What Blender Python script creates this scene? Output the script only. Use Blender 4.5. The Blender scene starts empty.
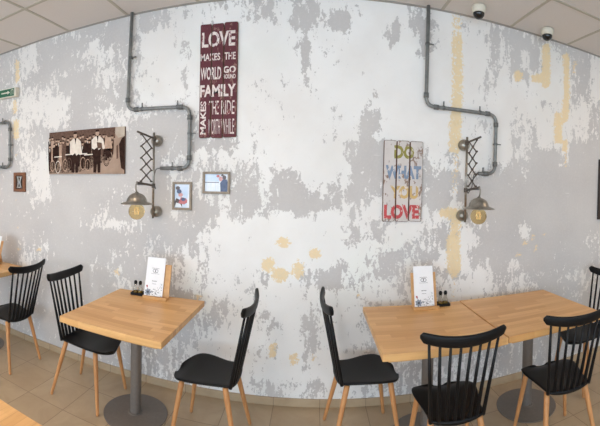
# A cafe wall of worn plaster with wooden tables and black spindle chairs.
# GREY and OCHRE hold how worn the paint of the wall is, on a 3 cm lattice of the wall itself (run-length packed).
GREY=(
    'm<c;l:b;t<;l:9h8g75k3467b89:95c35d7654f356h7e8e7p8b9y:y:f:m<c;l:b;t<;l:9h8g75k3467b89:84c35d7654f35i7e8e7p8b9y:y:f:m<c;l:b;t<;l:9h8g75k3467b89:84c35d7'
    '654f35i7e8e7p8b9y:y:f:m<c;l:b;t<;l:9h8g75k34678b9:85b435d7654f35i7e8e7p8b9y:y:f:m<c;l:b;t<;l:9h8g75k34679c:9b5b45b7b8654f35i7e8e7p8b9y:y:f:m<c;l:b;t<;'
    'l:9h8f765k34678c986c5678:9654f35i7e8e7p8b9y:y:f:m<c;l:b;t<;l:9h8f764k34b5c4b5c3b456b854g35i7e8e7p8b9y:y:f:m<c;l:b;t<;l:9h8f764f2e34543j23b53d2d35i7e8e'
    '7p89y:y:g:m<c;l:b;t<;l:9j8b97b53k23b4b3c2d12b354e2d35i7e8e7p8b9b:c9y:y::m<c;l:b;t<;l:9j89:73n2f32d047643e2d35i7e8e7p8e98b9y:y:m<c;l:b;t<;l:9h878b973m2'
    '35e42d058743e2d35i7e8e7v8b9y:y:m<b;m:b;t<;l:9g8c7898653k24b6d53d058754e2d35i7e8e7v8b9y:y:m<b;m:b;t<;l:9h8b7898765b3i2356d53d058754e2d35i7d8i7l87f8b9y:'
    'y:m<b;m:b;t<;l:9j8b9876543e2b3c2b3d53d05b8763d2c345i7c8j7f8h7e8b9y:y:m<b;m:b;t<;l:9i89b:9b7b64e2b3e24c53d0589:83f2345i7b8y7e8b9y:y:m<b;m:b;t<;l:9j8c9d'
    '75l245b431c0589:83f2345i7b8y7e8b9y:y:m<b;m:b;t<;l:9q8754b3h2453b2b1b0479;93d2c345i7b8y7e89y:y:9m<b;m:b;t<;l:9s87b64f23b543b2101579;93d2c346i7b8y7e89y:'
    's:g9m<b;m:b;t<;l:9j8b7f898b75f23b6b7421017;b:84e2b346y7k7e89y:n:h9d8m<;:d9i:b;c<c=n<d;i:9j8c7b8b78b987643d2367b8521019=;8743e2346y7k7e89y:h:i9i8m<;:b9'
    '8b9d:c9:b;c<i=j<e;f:9k87c8768b:8b76532345b8653b1018;:8743e2346f7c6y7b7e89h:b;q:i9o8m<;:b98b9d:d9:;c<m=e<;d<;f:f9j865689b876532356b9532c016987643e2346f'
    '7656y7b7e8g9:d;k:g9v8m<;:b9d8d9b89:;c<n=c<g;k:h9c8535679:7b4b2345b64321b015b765b3e2346f7656y7b7c8b7b8b9b89:;<b;j:b9y8c8m<;:b9b8d7d89:;c<n=c<;c:c9b89o:'
    'b9b8545b689743b2c3e2c12b3454e2c346f7656k7e6e5c6c7c8c7e89:;<;k:b9x8d9m<;:b9b876b567b89b:b;<n=c<;b:b9b8b789o:9b865c4675c32c3k2354d2d346c7c6b56i76b54d3c2'
    '3b56c7b8b76d7b89:;<;i:b9s8k9m<b;:b9876b567b8b9b:;<n=c<;b:9d8789j:9d8c765434b54g3j2b3b4e3d4d5d456i7543h2345b6b7b876d56789:;<;g:9b8f7g8k9g:m<b;c:987c67c'
    '89b:;<h=<e=<c;b:9b78b9b:d;f:876c545b65c3h43i2i34d54d3b2456i76b4c3e23b4567c87e568b9:c;f:98g7b8j9n:m<c;b:98h7b89:;g=d<b=<;e:9b789b:;b<g;:876b5434675b3b2'
    '3e56b54b3d23d45e6e5d4b35k7c6b54f2345b78987c6b789m:9e8f9v:n<c;b:98j78:g=d<b=<:c9b:9c89:b;i<;876b543467543b23d56c7643c234d58d<85e6e57b8l7b653e2b3578c98c'
    '7b89f:h;e:d;y:o<d;:9d8f78:<f=d<b=<:c9b:b989b:b;i<;876b54347864d3d456b7643c2b35c69b=>=856b7g67b8j78c985b4c3b258b9b:8b78b9:;c<c=b<e=g<b;y:r<b;b:e98c78:<'
    'f=d<c=;b:c;:c9b:b;i<;876b5434786i3456873e237c8:=c>8567c67d8c7b8g78b:;<:65c432369b:;:8b68;<=c>c?b>g=g<;y:r<b;g:98b78:<g=c<c=;b:<b=<f:i;<;876b5434674d1c'
    '2c345b62c1b237c8:b=?>85c6b57b898b7c876f7d86435b76569d<;8569<=>f?>=b<e=c>c=<;s:f9s<c;e:98b78:<m=<b;<b=<;h:d9:c9b8765c4b63f01b2f1b0c125b65b67b:986345b67'
    '8b;b98b7b67b8b76b4b3c259:878;b=b<;9b7:=b>f?=<b;<b=b>c?>c=;h:p98t<h;:c9;t=<h:b9d8c79:876545b64b1e0b1k014543202679:502c659b=;:876b57b8b75b3e26b:989<d=<c'
    ';=>h?=;:;<b=b>b?>=b<;b:m9k8y<h<t=<f:b;:9e8789:9b76b5b6421r0134b310145b740256b58c;:9b7b67d853d2b37e;h=b>i?=d;b<=>b?><b:d9w8y<c<y=<;d:b;<:9b8b78b9b;:8b7'
    'd64b21r0d21b0b1b21013c46b9b;:b8b7b89b:6e2347b;c<c=i>g?=<c;b:<=b?=;9y8c8y<c<y==b<;c:b;:b98b79b:;<:9c876b5b4321p0e1d0c212c346b8b:9b8b7c8b97b4d236b9;d=b>'
    'e?d>f?=b<b;b:<>b?=;d9y8y<c<m=<n=<;b:b9:b;:b9:c;<;:c98d5b431t0c1014c54b24b565b35b7b8c78c974d2478;d=b>e?>c=b>d?>c=c<=>b?=;:c9t8e9s<d;e<l=c;i:e;b:9b8:;<;'
    'b:;g<b;954c3b2e1p0121015c75b24c54b14b7b8c7b89:843c2467;d=b>c?>=;b8:<b=>c?e>e?=<c:9d8j9f:e;r<g;d<j=<;b:b9b8d7e67e89f;e<b=b<953b21b01b2b31k0b1b013201457'
    '97b578b75213456d789:;:875b2345:d=>c?>=<8b47;<=>m?=<c;d:f;f<g=c>r<b;c:b;g<h=<b;:b9b8b76b5b4356d78b:b;b<=<d;c<:76432b01b2b31j0121b023201348<:b7:;:86d23b'
    '56b789:<;b:6b2b35:d=>c?>=<7b48;b=>m?b>g=i>m?r<b;c:c;f<j=b<b;:b987e67e89b:;b<c=;d:;<;:9753102b3b21k0b1b012101458:867:;9863b212b456b78:;:875b45679b;b=>c'
    '?>=<8b59=b>y?t?s<d;d:b;c<l=b<;b:98b79:h;b:;b<b=<98b9:;<b;:864b124321t0156b76458b98743101234c568:84246b7c89:<=>c?>=<856:>y?v?u<b;:9b89:;b<l=c<b;:8b79;e'
    '<b=<b:;b<b=;76789;b<>=:8632565e4b3d1e2b1d0256b75347c8643101b24c56897324678d9:<=b>?c>=:89<>f?c>y?m?v<;:8b78:;b<p=b<:b8:;e<b=<b;c<b=;76789;<=b?<:8b47b8b'
    '7d86b3b257b87432c1256896b23456b543b2b3b45b6543b24679b;c<c=d>?b>b=>f?d>y?m?v<;:9b7b89:;<q=:b9:;e<h=c<d:b;<=b>;98b58g987b5b479b:9543c23b58:6d24d54f35b63'
    'd2467:b<h=>m?b>=>y?m?v<;:9b876b579b<o=;b9:d;b<h=k<b=:b8b79:<b>=<:89b:;b<d=b;:9876b5897b4b34d5e4b68b9764b3589;<i=>m?d>y?m?v<;:b9874b248;b<n=<b;:b9b:b;d'
    '<d=b<;c9c:b;<;9b8b79:<b>b=:8:;<>h?>=<:9657b876434h569:;b=<;8b47b:<j=>y?y?e?v<;:9b864b247;b<n=b<;:989b:b;d<c=b<:7b6b789c8e7:;<b=b<868:<>c?>d<b;b:9b69:9'
    '8754676f569:;b=b<9547:;<i=b>y?y?e?v<;:9b764b247;b<o=b<;:9c:b;d<c=b<:656b7c8g7:e<;757:;>c?<9898b78:9b7;=;:9b79;97e6789;d=:b69b<h=c>y?y?f?v<;:8b754b247;'
    'b<q=<c;b:;e<c=b<9545l79b:c;:747:;>c?;8c7b68:967;=<:9b8:;9g789;d=;b7;j=>y?y?h?t<c;98b653b248;b<r=b<;b:;e<c=b<9535l7b89c:9636:;>c?:65d47:834;=<e:98g7b9;'
    '<c=;b7:b<h=b>?d>y?y?b?r<d;:86b543b248;b<s=b<c;e<c=b<9545b7b8h7b89c:96469;d>:54d37:724;=;:;<;9b8f789:;b<b=:b79:;f=b<b=>d=c>y?x?r<b;b:9854b3c248;b<t=i<c'
    '=b<95468b9:8g7c8b9:965679d<7f147534:<;:;b<b:8f78c:b;b=;87b9:<e=c<c=c<b=b>y?w?r<b;b:9754b3c248;b<u=f<;b<b=b;85468c98g7d89:965678d;5f035435:<;:;b=<;9f78'
    'b;989<=;b9c7b8:g<b=e<=>y?w?r<;:9b875c43b248;b<u=e<d;<;987b57b9767b8b98b7b6b7898424d6b52f02b435;d<>=b<9f78b;978<=<:97d58;h<b=<b;<>n?c>y?f?r<;98b76c543b'
    '248;b<u=e<;b:;<;876b58:965689b:876b56b7872035421i01b235;=b>b?>b=:f78b:8b6b8b986d46b9:e;<b=<;:;>m?b>=b>y?e?q<;:9b7c6b543b248;b<u=e<d;<;9d78986b5b6786b4'
    'c5456521232b1i0b1346;=>d?>=:f78b:7b5b46874d23b46c878:b<;:9;=i?e>b=b>y?e?n<d;:87f654b358;b<w=h<;9g865c4b5323453b2b3b21o0378:;>d?>=9g7986d46874g24676568'
    ';<:b9:=h?>=b;<c=d>y?c?m<c;b:986b5e64b358;b<w=h<;:f98b76b567545b6312b42b1o0489b:=d?>=9h76424b678742d1b23b5c47:;:98:=h?>;b9:<d=d>y??m<b;c:976b5b6b765b46'
    '9;b<r=l<=<b;f:;<:b9:;c:87303762j0e1b03789:<d>b=97g653236b787321b01e2b125b9b879<=e>b?=;989;f=b>y??m<b;c:97d67d8789;<p=o<c=b<;d:;b=;b:d;:98303872j01d210'
    '3b789<f=976d43e2b34b532b101d2b1014c8b78;b<b=d><:768;f=c>y?m<b;c:9876b7b9c:b;<r=b<k;c<=c<;b:e;:g8b731476201b2b1e0b1b3b23b457;=<c;:865d32b0121b01e2c1b2c'
    '1b015898768:;b<e=<9657:g=l>o?m<b;c:98c789c:;c<r=<d;g:;g<;b:;<;b:8h7632465102b321f014543201239<965b4b32e1b0c1b0c1h21d015b98b679:9b8b9c:7b57:m=r>c?m<b;c'
    ':98c789c:;j<k=;k:;g<d;<;:976h521354f21f01d4201239<965d21n0b1c2d3b1c016b97b56b874b34d5b47:<x=i>m<;:9c8d789c:;k<i=<d:c9c8b9;c<d=<;b<=<986d4e3102d310121f'
    '013b4520134:<b;832b1o0b1b2b34543b1b015b97b578974c2e3469;e<y=c=m<;:8g789c:f;e:;f=<;b:e987b6789:b<f=b<b=<985i3101d31012b1e0123b530135:<b=931o0e23b4c532b'
    '1015b87b57b973b12e3469b;e<y=b=m<;98d7b678g98b76b7b8:<e=;9h86b57b89b;h<b;:764i3102b3b2101b2b1e012674c139;<=9321m01354b34c5653b2b125b86b579:73b02e34579e'
    ':;<y==m<;97g678b987b65d46b79<e=;9b7b8c7b6b5c68b9e:;<b;:8654i3101b3b2101c21f0168421028:;<9431m013b4b34b56763c2136b86b578963b02e3456f79:;e<t=m<:976f567b'
    '876c54b345679;e=:7c6b76h57b8i9875b4i3101d2b13431g0156421016b897321n0e23b45653b1b236b86b56b752b02f34d6c579b:f;f<l=m<:86g56c7b6c54b34b568;b<c=:75b6b7g6b'
    '5d6j54k3101f23531g0145321013c43b1o01d2c3b4320c125876c5b642012f34g578k:f;e<d=m<:976o54b3b4b58:b<c=;f8b7b8b97e54g345b4b3i2b01b2b421c2d023201232b10123b42'
    'q01e2e31d025765e431012h3c4c579r:f;o<:97d6c5b4b3b4b5b4c3c47;e=<b;:9d8b9:976b5b4b3e2345b432k0123b62h0474i0b1574b1o01g2c421c014b65b32f12j34c579y::m<;98b7'
    'b6c5b4b3e43e237;f=b<;9b8c9:;:9b74d21b01b2454b31k013465201b2b1b2453j0158521o01g2454321b013b4c32b0b1b2k3b4b579y::m<;98b76b5d4c3b4b3f237;e=<b;:98b9b:;<;:'
    '874d21b01b2465321k03c54103653456421k024321o01b2b3212454321c01f2b12k3c2b34568y::g<f;:8c765c4j32c3458;b<c=<;b:98b9b:;<;9763d21b01235752b1k03b5b41036534b'
    '6421m0121o01b2b3101465321c0b1g235654h3c2b3468y::f;e:c98c7654c3e4b3b4c5b679;b<c=<b:b98d9;<;8653d21b0b125752b1k035421b024323b5432h01b210c1o01b2321015753'
    '21d0c1e246765e3456b54b3468y:e:f9e8c765b4f54b3456d789;b<b=<;c9e89:<;754c3c2c0126862b1k0353d02b3b2b5432h02b41s01d21025864321e01b23b4b3c4e3468986434689y:'
    'c9h8b9c8c7i6c456c789:;<b=c<:9h89:96c565432d0268521l01b2b1b0d12b8521b01c2101b41s01c2b1026b87642b1b21c24b53e1b2b3469:9743467f9t:e8j9d8h7d6d78;<e=c<:9b8b'
    '7d6c76b5676432d014631o0121f03:;52101b345201b210c1n0b1c2b1025b8b75323c4d3b431e02b34679875b467d8h9n:h9f:b9c8g7c8c98b79;f=<=<;9876e56b76b5b65432d01b32q0b'
    '1c0c14b;5d2b3b420c1b0121n0b1c2b1014b6b75323c54b3b2b3b21c01b34567c87b6b7h8i9h:b9l:b9c8e7c8b9b:98b79;f<c=;9876c5b68986e5432d01453u01c25b<63454b2b1d0f1n0'
    'b1c2b10145b675b24c76543c2b321b01b3456b789:87c5b6c7h8h9q:b9c8e7b8b9:b;:9b89c:b;c<=<:9876b5b679:97c5b432e13684u01c25b<634542b1f0121f01b3b42b1b0b1c2b1014'
    '56b753258c:985e321b02b346b789b:9753d4b5b6c7h8f9n:b9c8b76b78b9:;<=<:989b:f;b:9b876b56b79:976543210b1c23785u01c25b<63b43d21d0c10c1b0256b974310b1c21b0145'
    '7b96b369:b;<:75b4b321b02b346b89:b;974f3d4b5b6c7h89n:b9c87c679b:;<b=<:b9:;b<b;b:9e87c67b89:9876321b0c1b24784u0b1b25b<6d3b2b31f0b1365101359:85410b1c21b0'
    '13479:7437;<:c98654b321b02b346b89:;<:64b2i3d4b5b6c7d8n:b9b87b65679b:;<b=<c;<c=<;b:98b76b5b67b8b9:9876321e0235784q0b1c01246b94c23d41f0b25872c038:854101'
    'd21c01259:7b47<=:6579:854321b02b346b89:;<:63f2j3c4c5b6b7n:b9b876c56c89;c=d<c=<b:976b54346b7c89b:b98421e0234653b0c2b1i0121d0356873c23d52e01468;92b0138:'
    '754101d21e049:7b48<=:536:=;7432c12b346b89:;<:63k2j3c4b5n:c9b865b45c68;c=<b;<c=<b:97b5b4357c8789d:84b2b1c02c32101c32b1d0d1e2104b8b965435c873e0158:=;301'
    '35:;854101d21b0b1259:7b48<=:647;=<84b321b2b3578b9:;<:743n2j34n:d98643b4b568;c=d;c=<;:98b764358:98789;b:976542b1b02b3b210134b3b2b101b3c23454105d:98658b'
    '=>=5b1d0359<:31246<=954101d21b01b369:8b58<=:657;=<74b3c2c358c:b;<:74e3o2f3r:8643b4b568;b=<;b:;<b=c<c;:7b469b:9:;c<9d75e3c4b2101454b3b210134b345b65216b'
    ':b;:9759<=>=621d0126:9436b9<=964101d2c123469:8769b<;868;=<74c32b3b459d;<;:74i3o2b3r:86c4c568;b=<;b:;d<c=b<;8b689b:<d=<8678b9e7654b2101454b3b210245678b'
    '987326:;b=<;868:;=<5c21b012598549d=:75101g23568b:9b79;b<;b:;<;74d3456579;d<;:74n3l2p:b986f568;b=<;b:b;c<=b<;<;:b9c:;<d=<857;=<b:b9865c4312454b3b210256'
    '8b9:987327:;c<;8689:=<52b32b0123b5b48d<:86102b3b43b24679b;9b89;b<b=<b;:85e46c8:;d<;974r3h2n:c9876f568;b=<;b:e;:b9:<b;d:9:<d=;757;=<c:b96b4b64b245e4324'
    '67e987437b:9c:53456b84d2b01b2c347:9b865410234b65b34568b;:b9:;<b;b<;:98f678b9;e<;974v3d2n:b9b876f568;b=<;c9c:9b78:b<b;<;879<d=;757;<;d:9634b64b24b5b678'
    '656b79:9c87b47:989:942b34b5432e0b1b2347:8653b2b02345654b3b479:9b8:b;:b9:c98c7c89c:b;d<;:75c4w3n:b9b876f568;b=<98789b:8b79;c<b=;879<d=;757:<;d:9534b642'
    '3456b7b8656b79:9c87b47:989:942b34b5431h01348:865321b0234c54c346b87679b;:9c898d7b89:h;<;:7c5e4s3n:b9b876f568;b=;9b789b:c9:;b<c=;879<d=;757:<;d:9534b642'
    '3456b7b8656b79:9c87b48:989:942b34b5431h01348:8b5321b0234b5b4c346b86569b;:9e8d7b89:;<;d:c;:76e5f4o3')
OCHRE=(
    'y0y0y0y0y0y0y0y0y0y0y0y0y0y0y0y0y0y0y0y0y0y0y0y0y0y0y0y0y0y0y0y0y0y0y0y0y0y0y0y0y0y0y0y0y0y0y0y0y0y0y0y0y0y0y0y0y0y0y0y0y0y0y0y0y0y0y0y0y0y0y0y0y0y0y0'
    'y0y0y0y0y0y0y0y0y0y0y0y0y0j01b61y0y0y0y0y0y0y0y0c064b03b73b051y0y0y0y0y0y0y0w01b7b01b61b061y0y0y0y0y0y0y0x076h02y0y0y0y0y0y0y0y067y0y0y0y0y0y0y0y0y0y0'
    'y0y0y0y0y0y0y0y0y0y0y0y0y0y0y0y0y0y0y0y0y0y0y0y0y0y0y0y0y0y0y0y0y0y0y0y0y0y0y0y0y0y0y0y0y0y0y0y0y0y0y0y0y0y0y0y0y0y0y0y0y0y0y0y0y0d06y0y0y0y0y0y0y0y0i'
    '0174y0y0i024y0y0y0y0y0y0y0y0i024y0y0y0y0y0y0y0k06v024y0y0y0y0x02b6y0y0y0g024y0y0y0y0y045y0y0y0g024y0y0y0m0b5y0y0y001564b02y0k024y0y0y0n01f03b7y0y0q05c'
    '9b373y0i01685y0y0y0u013y0y0o03b5c93686y0i05c82y0y0y0y0y0y0l08975640787y0i05c82y0y0y0y0y0y0l0c9d0585y0i06c81p02y0y0y0y0y0t0585d0251013y0f06b871o0b7y0y0'
    'y0y0y0y0f0785y0e06b87m01h07y0y0m045y0y0y0k0b85y0e07b86s01b07y0y0y0y0y0r0265e0351y0d017b86r0b7y0y0y0y0y0u07b95y0k01c86r02106y0y0y0y0y0s03762y0k01c85u07'
    'c06y0y0y0y0y0y0y0f04b75y0y0y0y0y0y0y0y0g02b75y0y0y0y0y0y0y0y0g02b76y0y0y0y0y0y0y0y0g02b76y0y0y0y0y0y0y0y0e0234b76y0y0y0k04y0y0y0y0q01e87y0y0y0y0y0y0y0'
    'y0d01e86y0y0y0y0y0y0y0y0e01d2y0y0y0y0y0y0y0y0y0y0y0y0y0y0y0y0y0y0y0y0y0y0y0y0y0e01b41y0y0y0y0y0y0y0y0g01b41y0y0y0y0y0y0y0y0g01b41y0y0y0y0y0y0y0y0g01b4'
    'y0y0y0y0y0y0y0y0h01b4y0y0y0y0y0y0y0y0h02b4y0y0y0y0y0y0y0y0h02b4y0y0y0y0y0y0y0y0h02b4y0y0y0y0y0y0y0y0h02b4y0y0y0l02y0y0y0y0t02b4y0h062y0y0026y0y0y0y0t0'
    '2b4y0h061y0y0y0y0y0y0v01c72y0g061y0y0y0y0y0y0v01c73y0g06y0y0y0y0y0y0w01c73y0g06y0y0y0y0y0y0w01c73y0f0b81y0y00243y0y0y0y0r02c73y0c0120b81y0y01c7y0y0y0y'
    '0r027872y0b01b87b81y0y01b76y0y0y0y0r027b83y0b01c824y0y001c7y0y0y0y0r016b84y0b02b87y0y0c01b76y0y0y0y0s06b84y0b02b87y0y0c01c7y0y0y0y0s06b84y0b02b87y0y0c'
    '01b76y0y0y0y0s06b84y0b02b87y0y0d023y0y0y0y0t06b84y0b03b8674y0y0y0y0y0y0x06b84y0b03b86b82y0y02b61y0y0y0y0s05b84y0c0b85b82y0y03b61y0y0y0y0s05b73y0e04b83'
    'y0y02b61y0y0y0y0s05b73y0e04b83y0y03b61y0y0y0y0s05b73y0e04b83y0y0265y0y0y0y0t05b73y0e03b83y0y0y0y0y0y0w05b73y0e01b84y0y0y0y0y0y0w05b73y0f0b84y0y0y0y0y0'
    'y0w05b73n0672f0685e0b84y0y0y0y0y0y0w05b73m01b86b05b87c82d0b83y0y0b012y0y0y0y0s05b73n0785b05f82c01b83y0y00276y0y0y0y0s05b72n0131c0356c82c01b82y0y001b7y'
    '0y0y0y0s06b72v01c81c02b81y0y00276y0y0y0y0s0c71v02c81c02b81y0y001b7y0y0y0y0s0c71v02c81c03b8053y0x0276y0y0y0y0s0c7w02c81c04b8054y0x01b7y0y0y0y0r01576w02'
    'b87d04b8054y0x02b7y0y0y0y0r01c5w02b87d0587045y0x0161y0y0y0y0r02b54w03b87d0687014y0y0y0y0y0y0t02b54w02b87d0185y0y0y0y0y0y0w02b53x0364y0y0y0y0y0y0y0e02b'
    '53y0y0y0y0y0y0y0y0h0341y0y0t0')
SKY = 8.6
SKY_COLOUR = (.66, .83, 1.0, 1)
FILL = 24.0
FILL_COLOUR = (1, .79, .59, 1)
FILL_PANELS = [(5, 2), (8, 2), (-2, 1), (5, 5), (9, 6)]  # ceiling tiles that carry the added fill panels, all out of view
EXPOSURE = -0.43
import bpy, bmesh, math, random
from mathutils import Vector, Matrix

random.seed(7)
SC = bpy.context.scene
COL = SC.collection
PI = math.pi
WALL_Y = 2.569          # the plaster wall faces the camera here
CEIL_Z = 2.84
EYE = 1.55

# ------------------------------------------------------------------ materials
def lin(c):
    return c / 12.92 if c <= 0.04045 else ((c + 0.055) / 1.055) ** 2.4

def rgb(r, g, b):
    return (lin(r / 255), lin(g / 255), lin(b / 255), 1.0)

class N:
    """small helper around a node tree"""
    def __init__(self, name):
        self.m = bpy.data.materials.new(name)
        self.m.use_nodes = True
        self.t = self.m.node_tree
        self.b = self.t.nodes['Principled BSDF']
    def node(self, kind, **kw):
        n = self.t.nodes.new(kind)
        for k, v in kw.items():
            if k.startswith('_'):
                setattr(n, k[1:], v)
            else:
                n.inputs[k.replace('_', ' ')].default_value = v
        return n
    def link(self, a, b):
        self.t.links.new(a, b)
    def math(self, op, a, b=None, clamp=False):
        n = self.t.nodes.new('ShaderNodeMath'); n.operation = op; n.use_clamp = clamp
        for i, x in enumerate((a, b)):
            if x is None: continue
            if isinstance(x, (int, float)): n.inputs[i].default_value = x
            else: self.link(x, n.inputs[i])
        return n.outputs[0]
    def mix(self, f, a, b):
        n = self.t.nodes.new('ShaderNodeMix'); n.data_type = 'RGBA'
        for idx, x in ((0, f), (6, a), (7, b)):
            if isinstance(x, (int, float)): n.inputs[idx].default_value = x
            elif isinstance(x, tuple): n.inputs[idx].default_value = x
            else: self.link(x, n.inputs[idx])
        return n.outputs[2]
    def coords(self, scale=(1, 1, 1), loc=(0, 0, 0), rot=(0, 0, 0), kind='Object'):
        tc = self.t.nodes.new('ShaderNodeTexCoord')
        mp = self.t.nodes.new('ShaderNodeMapping')
        mp.inputs['Scale'].default_value = scale
        mp.inputs['Location'].default_value = loc
        mp.inputs['Rotation'].default_value = rot
        self.link(tc.outputs[kind], mp.inputs['Vector'])
        return mp.outputs[0]
    def noise(self, vec, scale, detail=4, rough=0.55, dist=0.0):
        n = self.t.nodes.new('ShaderNodeTexNoise')
        n.inputs['Scale'].default_value = scale; n.inputs['Detail'].default_value = detail
        n.inputs['Roughness'].default_value = rough; n.inputs['Distortion'].default_value = dist
        self.link(vec, n.inputs['Vector'])
        return n.outputs[0]
    def ramp(self, f, lo, hi):
        n = self.t.nodes.new('ShaderNodeMapRange'); n.clamp = True
        n.inputs['From Min'].default_value = lo; n.inputs['From Max'].default_value = hi
        self.link(f, n.inputs['Value'])
        return n.outputs[0]
    def bump(self, h, strength, dist):
        n = self.t.nodes.new('ShaderNodeBump')
        n.inputs['Strength'].default_value = strength; n.inputs['Distance'].default_value = dist
        self.link(h, n.inputs['Height'])
        self.link(n.outputs[0], self.b.inputs['Normal'])
    def base(self, c):
        if isinstance(c, tuple): self.b.inputs['Base Color'].default_value = c
        else: self.link(c, self.b.inputs['Base Color'])
    def set(self, rough=0.5, metal=0.0, spec=0.5):
        self.b.inputs['Roughness'].default_value = rough
        self.b.inputs['Metallic'].default_value = metal
        self.b.inputs['Specular IOR Level'].default_value = spec

def flat(name, c1, c2=None, scale=20, rough=0.5, metal=0.0, spec=0.5, bump=0.0):
    """two close tones mixed by fine noise"""
    n = N(name); n.set(rough, metal, spec)
    v = n.coords()
    f = n.noise(v, scale, 4)
    n.base(n.mix(n.ramp(f, .3, .7), c1, c2 or c1))
    if bump: n.bump(f, bump, .002)
    return n.m

def plaster_material():
    n = N('peeling_plaster'); n.set(.92, 0, .2)
    ag = n.node('ShaderNodeAttribute', _attribute_name='grey_wear')
    ao = n.node('ShaderNodeAttribute', _attribute_name='ochre_wear')
    v = n.coords()
    vs = n.coords(scale=(1, 1, .46))
    big = n.noise(vs, 24, 8, .68, .4)
    fine = n.noise(v, 60, 5, .6, .3)
    nn = n.math('ADD', n.math('MULTIPLY', big, .72), n.math('MULTIPLY', fine, .28))
    u = n.ramp(nn, .37, .63)
    d = n.math('SUBTRACT', n.math('MULTIPLY', ag.outputs['Fac'], 1.13), .03)
    raw = n.math('SUBTRACT', d, u)
    grey_mask = n.ramp(raw, -.035, .035)
    # the grey undercoat: two tones, broad and fine
    broad = n.noise(v, 2.3, 3, .5)
    g = n.mix(n.ramp(broad, .3, .7), rgb(205, 201, 198), rgb(194, 190, 188))
    g = n.mix(n.math('MULTIPLY', n.ramp(fine, .45, .75), .30), g, rgb(220, 216, 213))
    # the white paint on top
    b2 = n.noise(n.coords(loc=(3.1, 0, 1.7)), 1.7, 3, .5)
    w = n.mix(n.ramp(b2, .35, .68), rgb(243, 241, 238), rgb(236, 234, 231))
    mint = n.noise(n.coords(loc=(9.1, 0, 4.7)), 1.5, 2, .5)
    w = n.mix(n.math('MULTIPLY', n.ramp(mint, .55, .72), .55), w, rgb(232, 236, 229))
    w = n.mix(n.math('MULTIPLY', n.ramp(fine, .56, .8), .25), w, rgb(222, 219, 216))
    # patchy greyer white towards the wall's ends: light falloff painted into the colour
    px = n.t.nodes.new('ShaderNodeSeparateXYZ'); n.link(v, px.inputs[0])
    end_falloff = n.math('ADD', n.noise(n.coords(loc=(1.3, 0, 7.7)), 1.9, 4, .55), n.math('MULTIPLY', n.math('ABSOLUTE', px.outputs[0]), .14))
    w = n.mix(n.math('MULTIPLY', n.ramp(end_falloff, .50, .78), .75), w, rgb(229, 224, 219))
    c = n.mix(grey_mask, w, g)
    # hairline scrapes, nearly level
    sv = n.coords(scale=(1.2, 1, 16))
    sc = n.noise(sv, 5, 5, .65, .4)
    scr = n.math('MULTIPLY', n.ramp(sc, .665, .70), grey_mask)
    c = n.mix(n.math('MULTIPLY', scr, .75), c, rgb(232, 229, 226))
    # ochre where the oldest layer shows
    on = n.noise(n.coords(loc=(5, 0, 2)), 48, 6, .66, .3)
    ou = n.ramp(on, .27, .70)
    om = n.ramp(n.math('SUBTRACT', n.math('MULTIPLY', ao.outputs['Fac'], 1.0), ou), -.06, .06)
    oc = n.mix(n.ramp(fine, .35, .65), rgb(238, 212, 162), rgb(230, 210, 174))
    c = n.mix(n.math('MULTIPLY', om, .88), c, oc)
    n.base(c)
    hgt = n.math('ADD', n.math('MULTIPLY', n.math('SUBTRACT', 1.0, grey_mask), .6), n.math('MULTIPLY', fine, .6))
    n.bump(hgt, .35, .0025)
    return n.m

def paint_material(name, c1, c2):
    n = N(name); n.set(.85, 0, .3)
    v = n.coords()
    n.base(n.mix(n.ramp(n.noise(v, 3, 4), .35, .65), c1, c2))
    return n.m

TILE = .3225
def floor_material(name='floor_tiles', x0=.08, y0=1.94, along='XY'):
    n = N(name); n.set(.38, 0, .45)
    tc = n.t.nodes.new('ShaderNodeTexCoord')
    sp = n.t.nodes.new('ShaderNodeSeparateXYZ'); n.link(tc.outputs['Object'], sp.inputs[0])
    tx = n.math('DIVIDE', n.math('SUBTRACT', sp.outputs[0], x0), TILE)
    ty = n.math('DIVIDE', n.math('SUBTRACT', sp.outputs[1], y0), TILE)
    cb = n.t.nodes.new('ShaderNodeCombineXYZ')
    n.link(n.math('FLOOR', tx), cb.inputs[0])
    if along == 'XY': n.link(n.math('FLOOR', ty), cb.inputs[1])
    wn = n.t.nodes.new('ShaderNodeTexWhiteNoise'); wn.noise_dimensions = '3D'
    n.link(cb.outputs[0], wn.inputs['Vector'])
    def edge(t):
        f = n.math('FRACT', t)
        return n.math('MINIMUM', f, n.math('SUBTRACT', 1.0, f))
    e = edge(tx)
    if along == 'XY': e = n.math('MINIMUM', e, edge(ty))
    grout = n.ramp(e, .008, .003)
    va = n.t.nodes.new('ShaderNodeVectorMath'); va.operation = 'MULTIPLY_ADD'
    n.link(wn.outputs['Color'], va.inputs[0]); va.inputs[1].default_value = (7, 7, 7)
    n.link(tc.outputs['Object'], va.inputs[2])
    cl = n.noise(va.outputs[0], 5.0, 5, .6, .6)
    c = n.mix(n.ramp(cl, .3, .7), rgb(172, 150, 122), rgb(191, 170, 141))
    c = n.mix(n.math('MULTIPLY', wn.outputs['Value'], .35), c, rgb(164, 140, 110))
    c = n.mix(grout, c, rgb(126, 108, 88))
    n.base(c)
    n.bump(n.math('SUBTRACT', n.math('MULTIPLY', cl, .15), grout), .25, .003)
    return n.m

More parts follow.
